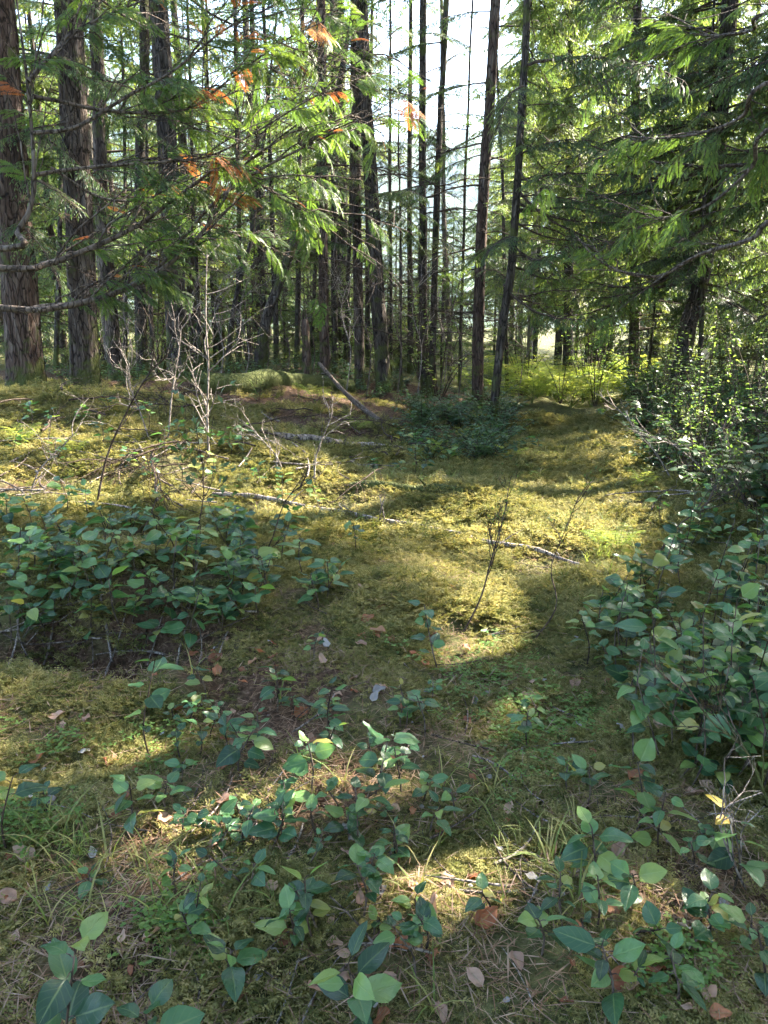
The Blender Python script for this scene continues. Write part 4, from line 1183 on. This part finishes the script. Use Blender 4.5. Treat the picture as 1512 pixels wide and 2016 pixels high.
for i, (a, b_, s) in enumerate([(880, 905, .5), (840, 900, .45), (930, 880, .5), (1010, 905, .45), (1180, 1075, .35), (1215, 1090, .4), (150, 900, .4), (50, 880, .45), (700, 850, .5), (620, 790, .6), (1265, 960, .4)]):
    p = hit(a, b_)
    bracken(p, s, 4, 'small green fern growing low out of the moss', 'small ferns on the moss', 80 + i)

# ------------------------------------------------------------------ twiggy shrubs and bare bushes placed by what the photograph shows
def grow(mb, r, p, d, L, rad, depth, tips, kink=.22, spread=.6, nchild=(2, 3), shrink=.62, up=.1, k=4):
    n = 5
    pts = [np.array(p, float)]
    dd = np.array(d, float)
    for i in range(n):
        dd = dd + r.normal(0, kink, 3) * .5 + np.array([0, 0, up * .3]); dd /= np.linalg.norm(dd)
        pts.append(pts[-1] + dd * L / n)
    pts = np.array(pts)
    mb.tube(pts, np.linspace(rad, rad * .6, n + 1), k if depth > 1 else 3, 0)
    if depth == 0:
        tips.append((pts[-1], dd)); tips.append((pts[-3], dd)); return
    for c in range(r.integers(nchild[0], nchild[1] + 1)):
        j = r.integers(2, n + 1)
        d2 = dd + r.normal(0, spread, 3); d2 /= np.linalg.norm(d2)
        grow(mb, r, pts[j], d2, L * shrink * r.uniform(.7, 1.2), rad * .55, depth - 1, tips, kink, spread, nchild, shrink, up, k)
    if depth <= 2: tips.append((pts[3], dd))

def shrub(name, ctrl, rad, depth, bark, label, cat, group=None, seed=0, leafn=0, leafs=.03, leafm='shrubleaf', spread=.6, L=.25, nb=6, kink=.22, t0=.35, up=.1, k=5, nchild=(2, 3)):
    """main stem through ctrl (world points), side branches grown from it"""
    r = np.random.default_rng(seed)
    base = np.array(tuple(ctrl[0]))
    mb = MB()
    pts = curve_pts([tuple(c) for c in ctrl], 18) - base
    mb.tube(pts, np.linspace(rad, rad * .35, 18), k, 0)
    root = empty(name, tuple(base))
    link('stem', mb.build('stem', [M[bark]]), root)
    tips = []
    for i in range(nb):
        j = int(r.uniform(t0, 1) * 17); j = min(j, 16)
        d = pts[j + 1] - pts[j]; d = d / np.linalg.norm(d) + r.normal(0, spread, 3) * [1, .8, .6]; d /= np.linalg.norm(d)
        bm_ = MB()
        grow(bm_, r, pts[j], d, L * r.uniform(.6, 1.2), rad * .5, depth, tips, kink, spread, nchild, .62, up)
        link('branch', bm_.build('branch', [M[bark]]), root)
    if leafn:
        P, D, N = [], [], []
        for (p, d) in tips:
            for _ in range(leafn):
                P.append(p + r.normal(0, .012, 3)); D.append(d + r.normal(0, .7, 3)); N.append(np.array([0, 0, 1]) + r.normal(0, .35, 3))
        fb = MB(); fb.strips(P, D, N, leafs * r.uniform(.7, 1.2, len(P)), leafs * .55, 0, .5, .1)
        f = link('foliage', fb.build('foliage', [M[leafm]]), root); f['kind'] = 'stuff'
    tag(root, label, cat, group)
    return root

def wp(pts, Y):   # a chain of photo pixels at distance Y, first one on the ground
    b = at(pts[0][0], pts[0][1], Y)
    return [Vector((b.x, Y, g1(b.x, Y) - .03))] + [at(a, c, Y + (i + 1) * .02) for i, (a, c) in enumerate(pts[1:])]

shrub('dead_shrub', wp([(412, 915), (408, 820), (410, 720), (405, 620), (408, 470)], 6.6), .012, 1, 'deadwood', 'upright bare whitened shrub stem with twigs standing in sun', 'dead shrub', seed=1, spread=.75, L=.42, nb=17, t0=.12, up=.05)
shrub('dead_shrub', wp([(330, 880), (338, 780), (352, 690), (357, 640)], 6.9), .010, 2, 'deadwood', 'pale antler-like dead shrub with crooked upturned twigs', 'dead shrub', seed=2, spread=.8, L=.36, nb=9, kink=.55, up=.3)
shrub('dead_shrub', wp([(300, 900), (275, 810), (255, 760), (248, 720)], 6.9), .009, 2, 'deadwood', 'pale forked dead shrub leaning toward the mottled grey trunk', 'dead shrub', seed=3, spread=.75, L=.33, nb=8, kink=.55, up=.3)
shrub('dead_shrub', wp([(618, 962), (622, 900), (640, 850), (655, 815)], 6.2), .009, 1, 'deadwood', 'small white dead shrub standing at the edge of the sunlit moss', 'dead shrub', seed=4, spread=.7, L=.25, nb=8, kink=.4, up=.2, t0=.1)
shrub('dead_shrub', wp([(560, 945), (545, 900), (520, 870), (500, 850)], 6.4), .008, 2, 'deadwood', 'low tangled dead shrub of white twigs beside the pale log', 'dead shrub', seed=5, spread=.8, L=.28, nb=9, kink=.4, up=.05, t0=.1)
shrub('dead_shrub', wp([(60, 1000), (75, 930), (110, 890), (150, 850)], 5.6), .008, 2, 'deadwood', 'tangled dead shrub of pale sticks on the sunlit bank', 'dead shrub', seed=6, spread=.8, L=.28, nb=8, kink=.35, up=.05, t0=.1)
shrub('huckleberry_shrub', wp([(185, 985), (210, 900), (245, 820), (290, 740), (330, 700)], 5.4), .010, 2, 'twig', 'dark slanting shrub stem rising in front of the dead white twigs', 'shrub', seed=7, spread=.5, L=.3, nb=7)
shrub('huckleberry_shrub', wp([(905, 1275), (945, 1180), (965, 1110), (985, 1040), (1000, 985)], 3.6), .006, 2, 'twig', 'thin dark huckleberry stems with few leaves on the open moss', 'shrub', seed=8, leafn=1, leafs=.016, spread=.42, L=.17, nb=8, up=.35)
shrub('huckleberry_shrub', wp([(1045, 1270), (1095, 1195), (1085, 1120), (1110, 1050), (1140, 975)], 3.55), .005, 2, 'twig', 'single crooked thin huckleberry stem rising beside the path', 'shrub', seed=9, leafn=1, leafs=.016, spread=.5, L=.12, nb=6, up=.3, t0=.6)
shrub('huckleberry_shrub', wp([(395, 1230), (440, 1120), (520, 1090), (560, 990), (600, 950)], 3.9), .006, 2, 'twig', 'thin dark leafless stem arching up from the salal hump', 'shrub', seed=10, spread=.5, L=.16, nb=6)
shrub('huckleberry_shrub', wp([(372, 1190), (380, 1080), (400, 980), (398, 900)], 4.3), .006, 1, 'twig', 'thin dark shrub with round leaves standing before the sunlit bank', 'shrub', seed=11, leafn=2, leafs=.06, leafm='salalfar', spread=.9, L=.3, nb=8, t0=.6)
shrub('bare_bush', wp([(1500, 1990), (1500, 1800), (1440, 1690), (1420, 1600), (1500, 1560)], 1.75), .005, 2, 'deadwood', 'pale bare forking twigs beside the salal at the path edge', 'dead shrub', seed=12, spread=.7, L=.16, nb=9, kink=.3, t0=.25)
shrub('bare_bush', wp([(1560, 1760), (1520, 1600), (1470, 1480), (1400, 1420), (1340, 1330)], 2.0), .006, 2, 'red', 'reddish bare stem arching over the salal at the path edge', 'dead shrub', seed=13, leafn=0, spread=.5, L=.16, nb=6, kink=.25)
shrub('bare_bush', wp([(1330, 960), (1290, 890), (1240, 830), (1205, 795)], 7.2), .011, 1, 'deadwood', 'long pale bare stick leaning out of the bank over the path', 'dead shrub', seed=14, spread=.45, L=.2, nb=4, kink=.15)
shrub('bare_bush', wp([(1420, 1010), (1390, 930), (1330, 880), (1260, 850)], 6.3), .008, 2, 'deadwood', 'tangle of bare twigs arching from the bank salal', 'dead shrub', seed=15, spread=.7, L=.3, nb=9, kink=.3)
shrub('bare_bush', wp([(1290, 1110), (1330, 1040), (1390, 990), (1440, 900)], 5.0), .007, 2, 'limb', 'brown twiggy shrub above the bank salal', 'shrub', seed=16, leafn=1, leafs=.025, spread=.6, L=.3, nb=10)
shrub('bare_bush', wp([(1480, 1100), (1470, 1000), (1440, 920), (1420, 830)], 5.4), .008, 2, 'limb', 'leafy twiggy shrub on top of the bank', 'shrub', seed=17, leafn=2, leafs=.03, spread=.6, L=.34, nb=11)
for i, (a, Y_) in enumerate([(380, 13.5), (520, 14.2), (640, 14.6), (750, 15), (870, 14.6), (930, 15.5), (1020, 15), (300, 13), (480, 12.5), (560, 12.8), (680, 12.2), (780, 12.6), (820, 13.0), (900, 13), (430, 12), (610, 13.5), (250, 12.5), (720, 12.4)]):
    shrub('bare_understory_shrub', wp([(a, 770), (a + 10, 690), (a - 8, 610), (a + 12, 540)], Y_), .012, 2, 'limb' if i % 2 else 'deadwood', 'leafless grey shrub among the slim trunks', 'dead shrub', 'leafless shrubs among the trunks', seed=30 + i, spread=.7, L=.6, nb=8, kink=.25)

# ------------------------------------------------------------------ the near cedar whose limbs reach in over the clearing
def frond_raw(seed, L=.19):
    r = np.random.default_rng(seed)
    mb = MB()
    n = 8; t = np.linspace(0, 1, n)
    sp = np.stack([.012 * np.sin(t * 3 + seed), t * L, -.35 * t ** 2 * L], 1)
    mb.tube(sp, np.linspace(.0014, .0006, n), 3, 0)
    P, D, N, LN, WD, TT = [], [], [], [], [], []
    m = 11
    for k in range(m):
        tt = .06 + .92 * k / m; j = min(int(tt * (n - 1)), n - 2); p = sp[j] + (sp[j + 1] - sp[j]) * (tt * (n - 1) - j)
        fw = sp[j + 1] - sp[j]; fw = fw / np.linalg.norm(fw)
        for sd in (-1, 1):
            ln = .40 * L * (1 - tt) ** .7 * min(1, .4 + tt * 3) * r.uniform(.75, 1.15) + .008
            d = fw * .72 + np.array([sd * .75, 0, -.12]); d /= np.linalg.norm(d)
            base_t = r.uniform(.2, .8)
            P.append(p); D.append(d); N.append([r.normal(0, .15), 0, 1]); LN.append(ln); WD.append(.0065); TT.append(base_t)
            q = .014
            while q < ln * .92:
                for s2 in (-1, 1):
                    d2 = d * .8 + s2 * np.cross(d, [0, 0, 1]) * .6
                    P.append(p + d * q); D.append(d2); N.append([r.normal(0, .2), r.normal(0, .2), 1]); LN.append(.020 * (1 - .6 * q / ln) + .005); WD.append(.0056); TT.append(np.clip(base_t + .3 * q / ln, 0, 1))
                q += .017
    mb.strips(P, D, N, np.array(LN), np.array(WD), 1, np.array(TT), .12)
    return mb
FRB = [frond_raw(q, l_).build('frond', [M['twig'], M['cedbrown']]) for q, l_ in ((4, .18), (5, .15))]

def spray_mesh(seed, brown=False):
    r = np.random.default_rng(seed)
    mb = MB()
    L = .34
    t = np.linspace(0, 1, 8)
    sp = np.stack([.02 * np.sin(t * 3 + seed), t * L, -.4 * t ** 2 * L], 1)
    mb.tube(sp, np.linspace(.0022, .0008, 8), 3, 0)
    for k in range(7):
        f = .12 + .86 * k / 6; j = min(int(f * 7), 6); p = sp[j] + (sp[j + 1] - sp[j]) * (f * 7 - j)
        sd = -1 if k % 2 else 1
        src = frond_raw(seed * 10 + k, .21 * (1.1 - .5 * f) * r.uniform(.8, 1.2))
        d = Vector((sd * (.85 - .5 * f), .75, -.25 - .35 * r.random()))
        A = np.array(basis(d, (r.normal(0, .25), r.normal(0, .25), 1), 1, p))
        for v, f_, m, tt, off in zip(src.v, src.f, src.m, src.t, np.cumsum([0] + [len(q) for q in src.v[:-1]])):
            mb.v.append(v @ A[:3, :3].T + A[:3, 3]); mb.f.append(f_ - off + mb.n); mb.n += len(v); mb.t.append(tt); mb.uv.append(np.zeros((len(v), 2)))
            mb.m.append(np.where(m == 1, 2, 0) if brown and k < 5 else m)
    return mb.build('spray', [M['twig'], M['ced'], M['cedbrown']])
SPG = [spray_mesh(i) for i in range(4)]
SPB = [spray_mesh(10 + i, True) for i in range(2)]

def cedar_near(name, trunk_xy, label, limbs, r0, seed, H=14):
    r = np.random.default_rng(seed)
    bx, by = trunk_xy; z0 = g1(bx, by)
    B = np.array([bx, by, z0])
    root = empty(name, tuple(B)); tag(root, label, 'tree')
    path = np.stack([np.linspace(0, .3, 20), np.zeros(20), np.linspace(-.15, H, 20)], 1)
    link('trunk', trunk_mesh(path, np.linspace(r0, r0 * .3, 20), M['red'], seed, 1), root)
    nfr = 0
    for li, (pxs, Ys, rad, nsub, nfrond, brown, tail) in enumerate(limbs):
        Ysl = np.linspace(Ys[0], Ys[1], len(pxs))
        ctrl = [np.array(tuple(at(a, c, y))) for (a, c), y in zip(pxs, Ysl)]
        if tail:   # carry the limb back to the trunk
            z = ctrl[0][2] + tail
            ctrl = [np.array([bx + .02, by, z])] + ctrl
        pts = curve_pts(ctrl, 34) - B
        mb = MB()
        mb.tube(pts, np.linspace(rad * (1.25 if tail else 1), rad * .25, 34) * (1 + r.normal(0, .04, 34)), 8, 0)
        subs = [(pts, .30, 1.0)]
        n0 = 8 if tail else 2
        for s_ in range(nsub):
            j = int(r.uniform(.22, .97) * 33); j = min(j, 32)
            if j < n0: continue
            d = pts[j + 1] - pts[j]; d /= np.linalg.norm(d)
            sd = r.choice([-1, 1])
            d2 = d + np.array([sd * r.uniform(.1, .5), r.uniform(-.5, .5), r.uniform(-.15, .75)]); d2 /= np.linalg.norm(d2)
            ln = r.uniform(.25, .75)
            q = np.linspace(0, 1, 9)
            sp = pts[j] + d2 * (q * ln)[:, None] + np.cumsum(r.normal(0, .008, (9, 3)), 0) - np.stack([q * 0, q * 0, .18 * q ** 2 * ln], 1)
            sp[0] = pts[j]
            mb.tube(sp, np.linspace(rad * .35, .0016, 9), 4, 0)
            subs.append((sp, .15, .9))
            for _ in range(3):
                jj = r.integers(2, 8); d3 = d2 + r.normal(0, .5, 3); l3 = r.uniform(.08, .22)
                mb.tube(np.stack([sp[jj], sp[jj] + d3 * l3 * .5, sp[jj] + d3 * l3 - [0, 0, .02]]), [.002, .0015, .001], 3, 0)
        lo = link('limb', mb.build('limb', [M['limb']]), root)
        for f in range(nfrond):
            sp, t0, _ = subs[0] if (f % 4 == 0 or len(subs) == 1) else subs[r.integers(1, len(subs))]
            t = r.uniform(.45 if sp is pts else t0, 1.0); k = t * (len(sp) - 1); j = min(int(k), len(sp) - 2)
            p = sp[j] + (sp[j + 1] - sp[j]) * (k - j)
            d = sp[j + 1] - sp[j]; d /= np.linalg.norm(d)
            d2 = d * .9 + np.array([r.normal(0, .55), r.normal(0, .55), r.uniform(-.65, .1)])
            up = np.array([r.normal(0, .35), r.normal(-.25, .35), 1])
            isb = r.random() < brown
            me = (FRB[r.integers(0, 2)] if r.random() < .8 else SPB[r.integers(0, 2)]) if isb else SPG[r.integers(0, 4)]
            o = link('spray', me, lo, basis(d2, up, r.uniform(.30, .56), p))
            if isb: o['label'] = 'rust orange dying cedar frond'
            nfr += 1
    return root

LIMBS_A = [
    # pixels, (near, far) distance, radius, side shoots, fronds, share of rust fronds, height offset back at the trunk
    ([(0, 606), (120, 604), (240, 572), (330, 522), (400, 455), (440, 395), (475, 330), (520, 300)], (3.3, 3.9), .013, 16, 34, 0.33, .12),
    ([(0, 606), (90, 603), (180, 592), (290, 545), (345, 490), (420, 400), (520, 330), (640, 270), (700, 240)], (3.35, 4.0), .012, 17, 38, 0.30, .12),
    ([(0, 528), (90, 520), (170, 492), (245, 458), (300, 425), (370, 372), (450, 330), (560, 395), (650, 445)], (3.2, 3.7), .012, 17, 38, 0.22, .1),
    ([(0, 490), (35, 455), (62, 400), (66, 310), (54, 165), (42, 70), (30, -20)], (3.0, 3.1), .011, 8, 13, 0.11, .05),
    ([(66, 190), (120, 200), (200, 217), (300, 222), (380, 210), (460, 150), (560, 80), (640, 40)], (3.1, 3.7), .008, 13, 29, 0.22, 0),
    ([(62, 262), (150, 250), (250, 190), (340, 140), (440, 60), (520, 20), (600, -30)], (3.05, 3.6), .008, 13, 32, 0.26, 0),
    ([(56, 160), (95, 115), (150, 60), (260, 10), (330, -20)], (3.05, 3.3), .008, 9, 18, 0.14, 0),
    ([(65, 345), (130, 335), (230, 325), (330, 318), (420, 305), (520, 250), (620, 190), (690, 165)], (3.05, 3.8), .008, 14, 32, 0.38, 0),
    ([(150, -40), (260, 40), (380, 80), (480, 110), (560, 150)], (3.6, 4.2), .007, 12, 22, 0.22, 0),
    ([(330, -40), (420, 30), (520, 70), (610, 100), (700, 60)], (3.8, 4.3), .006, 12, 19, 0.19, 0),
    ([(100, 330), (200, 390), (300, 400), (400, 440), (500, 470), (590, 450)], (3.6, 4.2), .007, 11, 17, 0.38, 0),
]
cedar_near('cedar_tree', (-2.75, 3.5), 'near cedar with arching bare limbs and green and rust-orange sprays', LIMBS_A, .16, 3)
LIMBS_B = [
    ([(1560, 150), (1460, 230), (1380, 262), (1300, 272), (1230, 268)], (3.6, 4.0), .010, 8, 16, .06, .25),
    ([(1560, 240), (1480, 330), (1400, 400), (1330, 425), (1260, 430)], (3.6, 4.1), .010, 8, 12, .10, .25),
    ([(1560, 20), (1480, 60), (1400, 70), (1330, 60)], (3.5, 3.9), .009, 8, 16, .03, .25),
    ([(1560, 420), (1480, 470), (1380, 500), (1290, 545), (1190, 520), (1130, 460)], (4.6, 5.2), .016, 6, 8, .05, .2),
]
cedar_near('cedar_tree', (3.4, 4.1), 'cedar on the bank with bright yellow-green sprays hanging near', LIMBS_B, .15, 4)

# ------------------------------------------------------------------ leaf litter: each fallen leaf is its own thing
DEAD = {}
for key, mt in (('rust', 'deadrust'), ('tan', 'deadpink'), ('silver', 'deadgrey')):
    DEAD[key] = [leaf_mesh('fallen_leaf', .085, .055, mt, .5, -.5, nu=6, nv=10, seed=11, wav=.12), leaf_mesh('fallen_leaf', .07, .05, mt, -.4, .6, nu=6, nv=10, seed=12, wav=.16), leaf_mesh('fallen_leaf', .09, .06, mt, .9, -.2, nu=6, nv=10, seed=13, wav=.14)]
LBL = {'rust': 'curled rust-brown dead leaf lying on the moss', 'tan': 'dry pinkish tan dead leaf lying on the moss', 'silver': 'crumpled silver-grey dead leaf lying on the moss'}
r_ = random.Random(61)
spots = [(215, 1620, 'rust'), (70, 1700, 'tan'), (405, 1675, 'tan'), (880, 1640, 'rust'), (1000, 1615, 'tan'), (1200, 1800, 'tan'), (1130, 1915, 'rust'), (1100, 1985, 'rust'), (1070, 1800, 'silver'), (1120, 1470, 'silver'), (390, 1760, 'silver'), (330, 1940, 'silver'),
         (700, 1660, 'silver'), (240, 1870, 'tan'), (530, 1320, 'rust'), (410, 1310, 'rust'), (1025, 1480, 'silver'), (1200, 1375, 'tan'), (1240, 1380, 'tan'), (950, 1955, 'tan'), (690, 1890, 'tan'), (710, 1795, 'tan'), (1145, 1345, 'rust'), (1215, 1205, 'rust')]
for i in range(232):
    z = r_.random()
    if z < .62: a, b_ = r_.uniform(20, 1500), r_.uniform(1380, 2010)
    elif z < .8: a, b_ = r_.uniform(300, 800), r_.uniform(1250, 1420)
    else: a, b_ = r_.uniform(700, 1400), r_.uniform(1150, 1400)
    if 880 < a < 1120 and b_ > 1300 and r_.random() < .5: continue
    spots.append((a, b_, r_.choice(['rust', 'rust', 'rust', 'tan', 'tan', 'tan', 'silver'])))
for i in range(48):
    spots.append((r_.uniform(60, 1480), r_.uniform(1330, 2010), 'bit'))
for (a, b_, k_) in spots:
    small = k_ == 'bit'
    if small: k_ = 'silver'
    p = hit(a, b_)
    yaw = r_.uniform(0, 6.28)
    d = Vector((math.cos(yaw), math.sin(yaw), r_.uniform(-.2, .35)))
    up = UPV + Vector((r_.gauss(0, .4), r_.gauss(0, .4), 0))
    s = r_.uniform(.32, .9) * (.75 if k_ == 'silver' else 1) * (.5 if small else 1)
    o = link('fallen_leaf', r_.choice(DEAD[k_]), None, basis(d, up, s, p + Vector((0, 0, .022))))
    tag(o, ('small ' if s < .5 else ('large ' if s > .72 else 'middling ')) + LBL[k_], 'leaf', k_ + ' fallen leaves')

# ------------------------------------------------------------------ moss, needles, ground cover, grass: scattered stuff
def gn_scatter(name, P, ROT, SCL, IDX, meshes, label):
    me = bpy.data.meshes.new(name)
    me.vertices.add(len(P))
    me.vertices.foreach_set('co', np.asarray(P, np.float32).ravel())
    a = me.attributes.new('rot', 'FLOAT_VECTOR', 'POINT'); a.data.foreach_set('vector', np.asarray(ROT, np.float32).ravel())
    a = me.attributes.new('scl', 'FLOAT', 'POINT'); a.data.foreach_set('value', np.asarray(SCL, np.float32))
    a = me.attributes.new('idx', 'INT', 'POINT'); a.data.foreach_set('value', np.asarray(IDX, np.int32))
    me.update()
    o = link(name, me); o['kind'] = 'stuff'; o['label'] = label; o['category'] = name.replace('_', ' ')
    coll = bpy.data.collections.new(name + '_pieces')
    for i, m in enumerate(meshes):
        coll.objects.link(bpy.data.objects.new(f'{name}_piece_{i}', m))
    ng = bpy.data.node_groups.new(name, 'GeometryNodeTree')
    ng.interface.new_socket('Geometry', in_out='INPUT', socket_type='NodeSocketGeometry')
    ng.interface.new_socket('Geometry', in_out='OUTPUT', socket_type='NodeSocketGeometry')
    N = ng.nodes.new
    gi, go = N('NodeGroupInput'), N('NodeGroupOutput')
    ip = N('GeometryNodeInstanceOnPoints')
    ci = N('GeometryNodeCollectionInfo'); ci.inputs['Collection'].default_value = coll
    ci.inputs['Separate Children'].default_value = True; ci.inputs['Reset Children'].default_value = True
    def attr(nm, ty):
        n = N('GeometryNodeInputNamedAttribute'); n.data_type = ty; n.inputs['Name'].default_value = nm
        return n.outputs['Attribute']
    L = ng.links.new
    L(gi.outputs[0], ip.inputs['Points']); L(ci.outputs[0], ip.inputs['Instance'])
    ip.inputs['Pick Instance'].default_value = True
    L(attr('idx', 'INT'), ip.inputs['Instance Index'])
    L(attr('rot', 'FLOAT_VECTOR'), ip.inputs['Rotation'])
    L(attr('scl', 'FLOAT'), ip.inputs['Scale'])
    L(ip.outputs[0], go.inputs[0])
    md = o.modifiers.new('scatter', 'NODES'); md.node_group = ng
    return o

def moss_tuft(seed, n=13, R0=.05, H=.036):
    r = np.random.default_rng(seed)
    mb = MB()
    P, D, N, LN, WD, TT = [], [], [], [], [], []
    for k in range(n):
        a = r.uniform(0, 6.28); q = R0 * math.sqrt(r.random())
        p = np.array([math.cos(a) * q, math.sin(a) * q, -.010])
        d = np.array([math.cos(a) * .7 + r.normal(0, .5), math.sin(a) * .7 + r.normal(0, .5), r.uniform(.6, 1.5)]); d /= np.linalg.norm(d)
        ln = H * r.uniform(.8, 1.5); bt = r.uniform(.05, .7)
        for f in np.linspace(.2, 1, 6):
            pp = p + d * ln * f + np.array([d[0], d[1], -.6]) * ln * .35 * f * f
            for s2 in (-1, 1):
                sd = np.cross(d, [r.normal(0, .3), r.normal(0, .3), 1]); sd /= np.linalg.norm(sd) + 1e-6
                P.append(pp); D.append(d * .55 + s2 * sd * .8 + [0, 0, -.15]); N.append([r.normal(0, .3), r.normal(0, .3), 1]); LN.append(.017 * (1.25 - f) + .005); WD.append(.0046); TT.append(np.clip(bt + .45 * f, 0, 1))
        P.append(p); D.append(d); N.append([1, 0, .2]); LN.append(ln); WD.append(.004); TT.append(bt)
    mb.strips(P, D, N, np.array(LN), np.array(WD), 0, np.array(TT), .2)
    return mb.build('moss_tuft', [M['moss']])
r = np.random.default_rng(9)
MP, MS = [], []
for (y0, y1, dens, s0, s1) in ((.7, 2.2, 1500, .55, 1.0), (2.2, 3.4, 1150, .7, 1.15), (3.4, 5, 700, .9, 1.4), (5, 8, 330, 1.2, 2.0), (8, 13, 130, 1.7, 2.7)):
    w0 = .60 * y1 + 1.2
    n = int(dens * (y1 - y0) * 2 * w0)
    x = r.uniform(-w0, w0, n); y = r.uniform(y0, y1, n)
    k = (np.abs(x) < .60 * y + 1.0)
    lt = litter_at(x, y) + .5 + .36 * vnoise(x * 3.1, y * 3.1, 21) + .14 * vnoise(x * 9, y * 9, 22)
    k &= r.random(n) > np.clip((lt - .62) / .2, 0, .93)
    xp = .3 + (y - 1.7) * .258
    k &= ~((x > xp + 2.2) & (y > 4))
    x, y = x[k], y[k]
    MP.append(np.stack([x, y, gz(x, y)], 1)); MS.append(r.uniform(s0, s1, len(x)) * (1 + .45 * np.clip(vnoise(x * 2.3, y * 2.3, 31), -.6, 1)))
MP = np.vstack(MP); MS = np.concatenate(MS)
print('moss tufts', len(MP))
gn_scatter('moss', MP, np.stack([r.normal(0, .2, len(MP)), r.normal(0, .2, len(MP)), r.uniform(0, 6.28, len(MP))], 1), MS, r.integers(0, 5, len(MP)), [moss_tuft(i) for i in range(5)], 'yellow-green feathery moss carpeting the forest floor')

def needle_piece(seed):
    r = np.random.default_rng(seed)
    mb = MB()
    for k in range(9):
        p = np.append(r.normal(0, .05, 2), r.uniform(0, .014)); a = r.uniform(0, 6.28)
        d = np.array([math.cos(a), math.sin(a), r.normal(0, .15)])
        mb.strips([p], [d], [[0, 0, 1]], r.uniform(.02, .09), r.uniform(.0012, .0035), 0)
    return mb.build('needle_litter', [M['needle']])
n = 15000
y = .8 + 12 * r.random(n) ** 1.6; x = r.uniform(-1, 1, n) * (.6 * y + 1)
lt = litter_at(x, y) + .5 + .28 * vnoise(x * 3.1, y * 3.1, 21)
k = r.random(n) < np.clip((lt - .42) / .3, .12, 1)
x, y = x[k], y[k]
gn_scatter('needle_litter', np.stack([x, y, gz(x, y) + .012], 1), np.stack([x * 0, x * 0, r.uniform(0, 6.28, len(x))], 1), r.uniform(.8, 1.5, len(x)), r.integers(0, 4, len(x)), [needle_piece(i) for i in range(4)], 'brown fallen needles and bits of twig on the ground')

def cover_piece(seed):
    r = np.random.default_rng(seed)
    mb = MB()
    for k in range(12):
        p = np.append(r.normal(0, .035, 2), r.uniform(.015, .05)); 
        for q in range(3):
            a = r.uniform(0, 6.28)
            mb.strips([p], [[math.cos(a), math.sin(a), .1]], [[r.normal(0, .25), r.normal(0, .25), 1]], r.uniform(.010, .018), .010, 0)
    return mb.build('cover', [M['tinyleaf']])
PP = []
r_ = random.Random(71)
for (a, b_, sx_, sy_, n_) in ((1090, 1410, 80, 40, 70), (1040, 1500, 50, 40, 26), (50, 1640, 40, 30, 22), (350, 1830, 50, 30, 18), (930, 1330, 60, 30, 40), (1340, 1920, 40, 30, 24), (1000, 910, 120, 25, 50), (620, 870, 100, 20, 30), (230, 1470, 120, 30, 20)):
    for _ in range(n_):
        PP.append(tuple(hit(r_.gauss(a, sx_), r_.gauss(b_, sy_))))
PP = np.array(PP)
gn_scatter('ground_cover', PP, np.stack([PP[:, 0] * 0, PP[:, 0] * 0, r.uniform(0, 6.28, len(PP))], 1), r.uniform(.7, 1.3, len(PP)), r.integers(0, 3, len(PP)), [cover_piece(i) for i in range(3)], 'tiny round-leaved green ground cover creeping over the moss')

def blades(seed, n=7, L=.16):
    r = np.random.default_rng(seed)
    mb = MB()
    for k in range(n):
        a = r.uniform(0, 6.28); l = L * r.uniform(.6, 1.3); w = r.uniform(.0014, .003)
        t = np.linspace(0, 1, 6)
        p = np.stack([math.cos(a) * (t * .35 + .65 * t ** 2) * l * .8 + r.normal(0, .008), math.sin(a) * (t * .35 + .65 * t ** 2) * l * .8 + r.normal(0, .008), (t - .55 * t ** 2) * l], 1)
        sd = np.array([-math.sin(a), math.cos(a), 0]) * w
        ww = (1 - t ** 2)[:, None] * sd
        v = np.vstack([p + ww, p - ww])
        mb.add(v, [(i, i + 1, i + 7, i + 6) for i in range(5)])
    return mb.build('grass', [M['grass']])
PP = []
for (a, b_, sx_, sy_, n_) in ((260, 1760, 80, 40, 13), (1130, 1750, 60, 30, 13), (1200, 1060, 40, 40, 40), (1180, 1130, 30, 30, 20), (120, 1700, 60, 60, 20), (850, 940, 60, 20, 24), (1100, 900, 90, 40, 40), (600, 1500, 400, 300, 16), (1000, 1700, 120, 120, 16)):
    for _ in range(n_):
        PP.append(tuple(hit(r_.gauss(a, sx_), min(2010, r_.gauss(b_, sy_)))))
PP = np.array(PP)
gn_scatter('grass', PP, np.stack([PP[:, 0] * 0, PP[:, 0] * 0, r.uniform(0, 6.28, len(PP))], 1), r.uniform(.6, 1.3, len(PP)), r.integers(0, 4, len(PP)), [blades(i) for i in range(4)], 'thin arching grass blades among the moss')

# ------------------------------------------------------------------ air between the camera and the far hill
hz = MB()
x0, x1, y0, y1, z0_, z1_ = -1260, 1560, -60, 1500, -8, 380
v = [(x0, y0, z0_), (x1, y0, z0_), (x1, y1, z0_), (x0, y1, z0_), (x0, y0, z1_), (x1, y0, z1_), (x1, y1, z1_), (x0, y1, z1_)]
hz.add(v, [(0, 3, 2, 1), (4, 5, 6, 7), (0, 1, 5, 4), (1, 2, 6, 5), (2, 3, 7, 6), (3, 0, 4, 7)])
hmat, hnt, hout = mat('haze')
pv = hnt.nodes.new('ShaderNodeVolumePrincipled')
pv.inputs['Color'].default_value = (.62, .80, 1, 1); pv.inputs['Density'].default_value = .00026; pv.inputs['Anisotropy'].default_value = .3
hnt.links.new(pv.outputs[0], hout.inputs['Volume'])
haze = link('haze', hz.build('haze', [hmat], False)); haze['kind'] = 'stuff'
haze['label'] = 'thin pale blue air between the trunks and the far hill'; haze['category'] = 'haze'
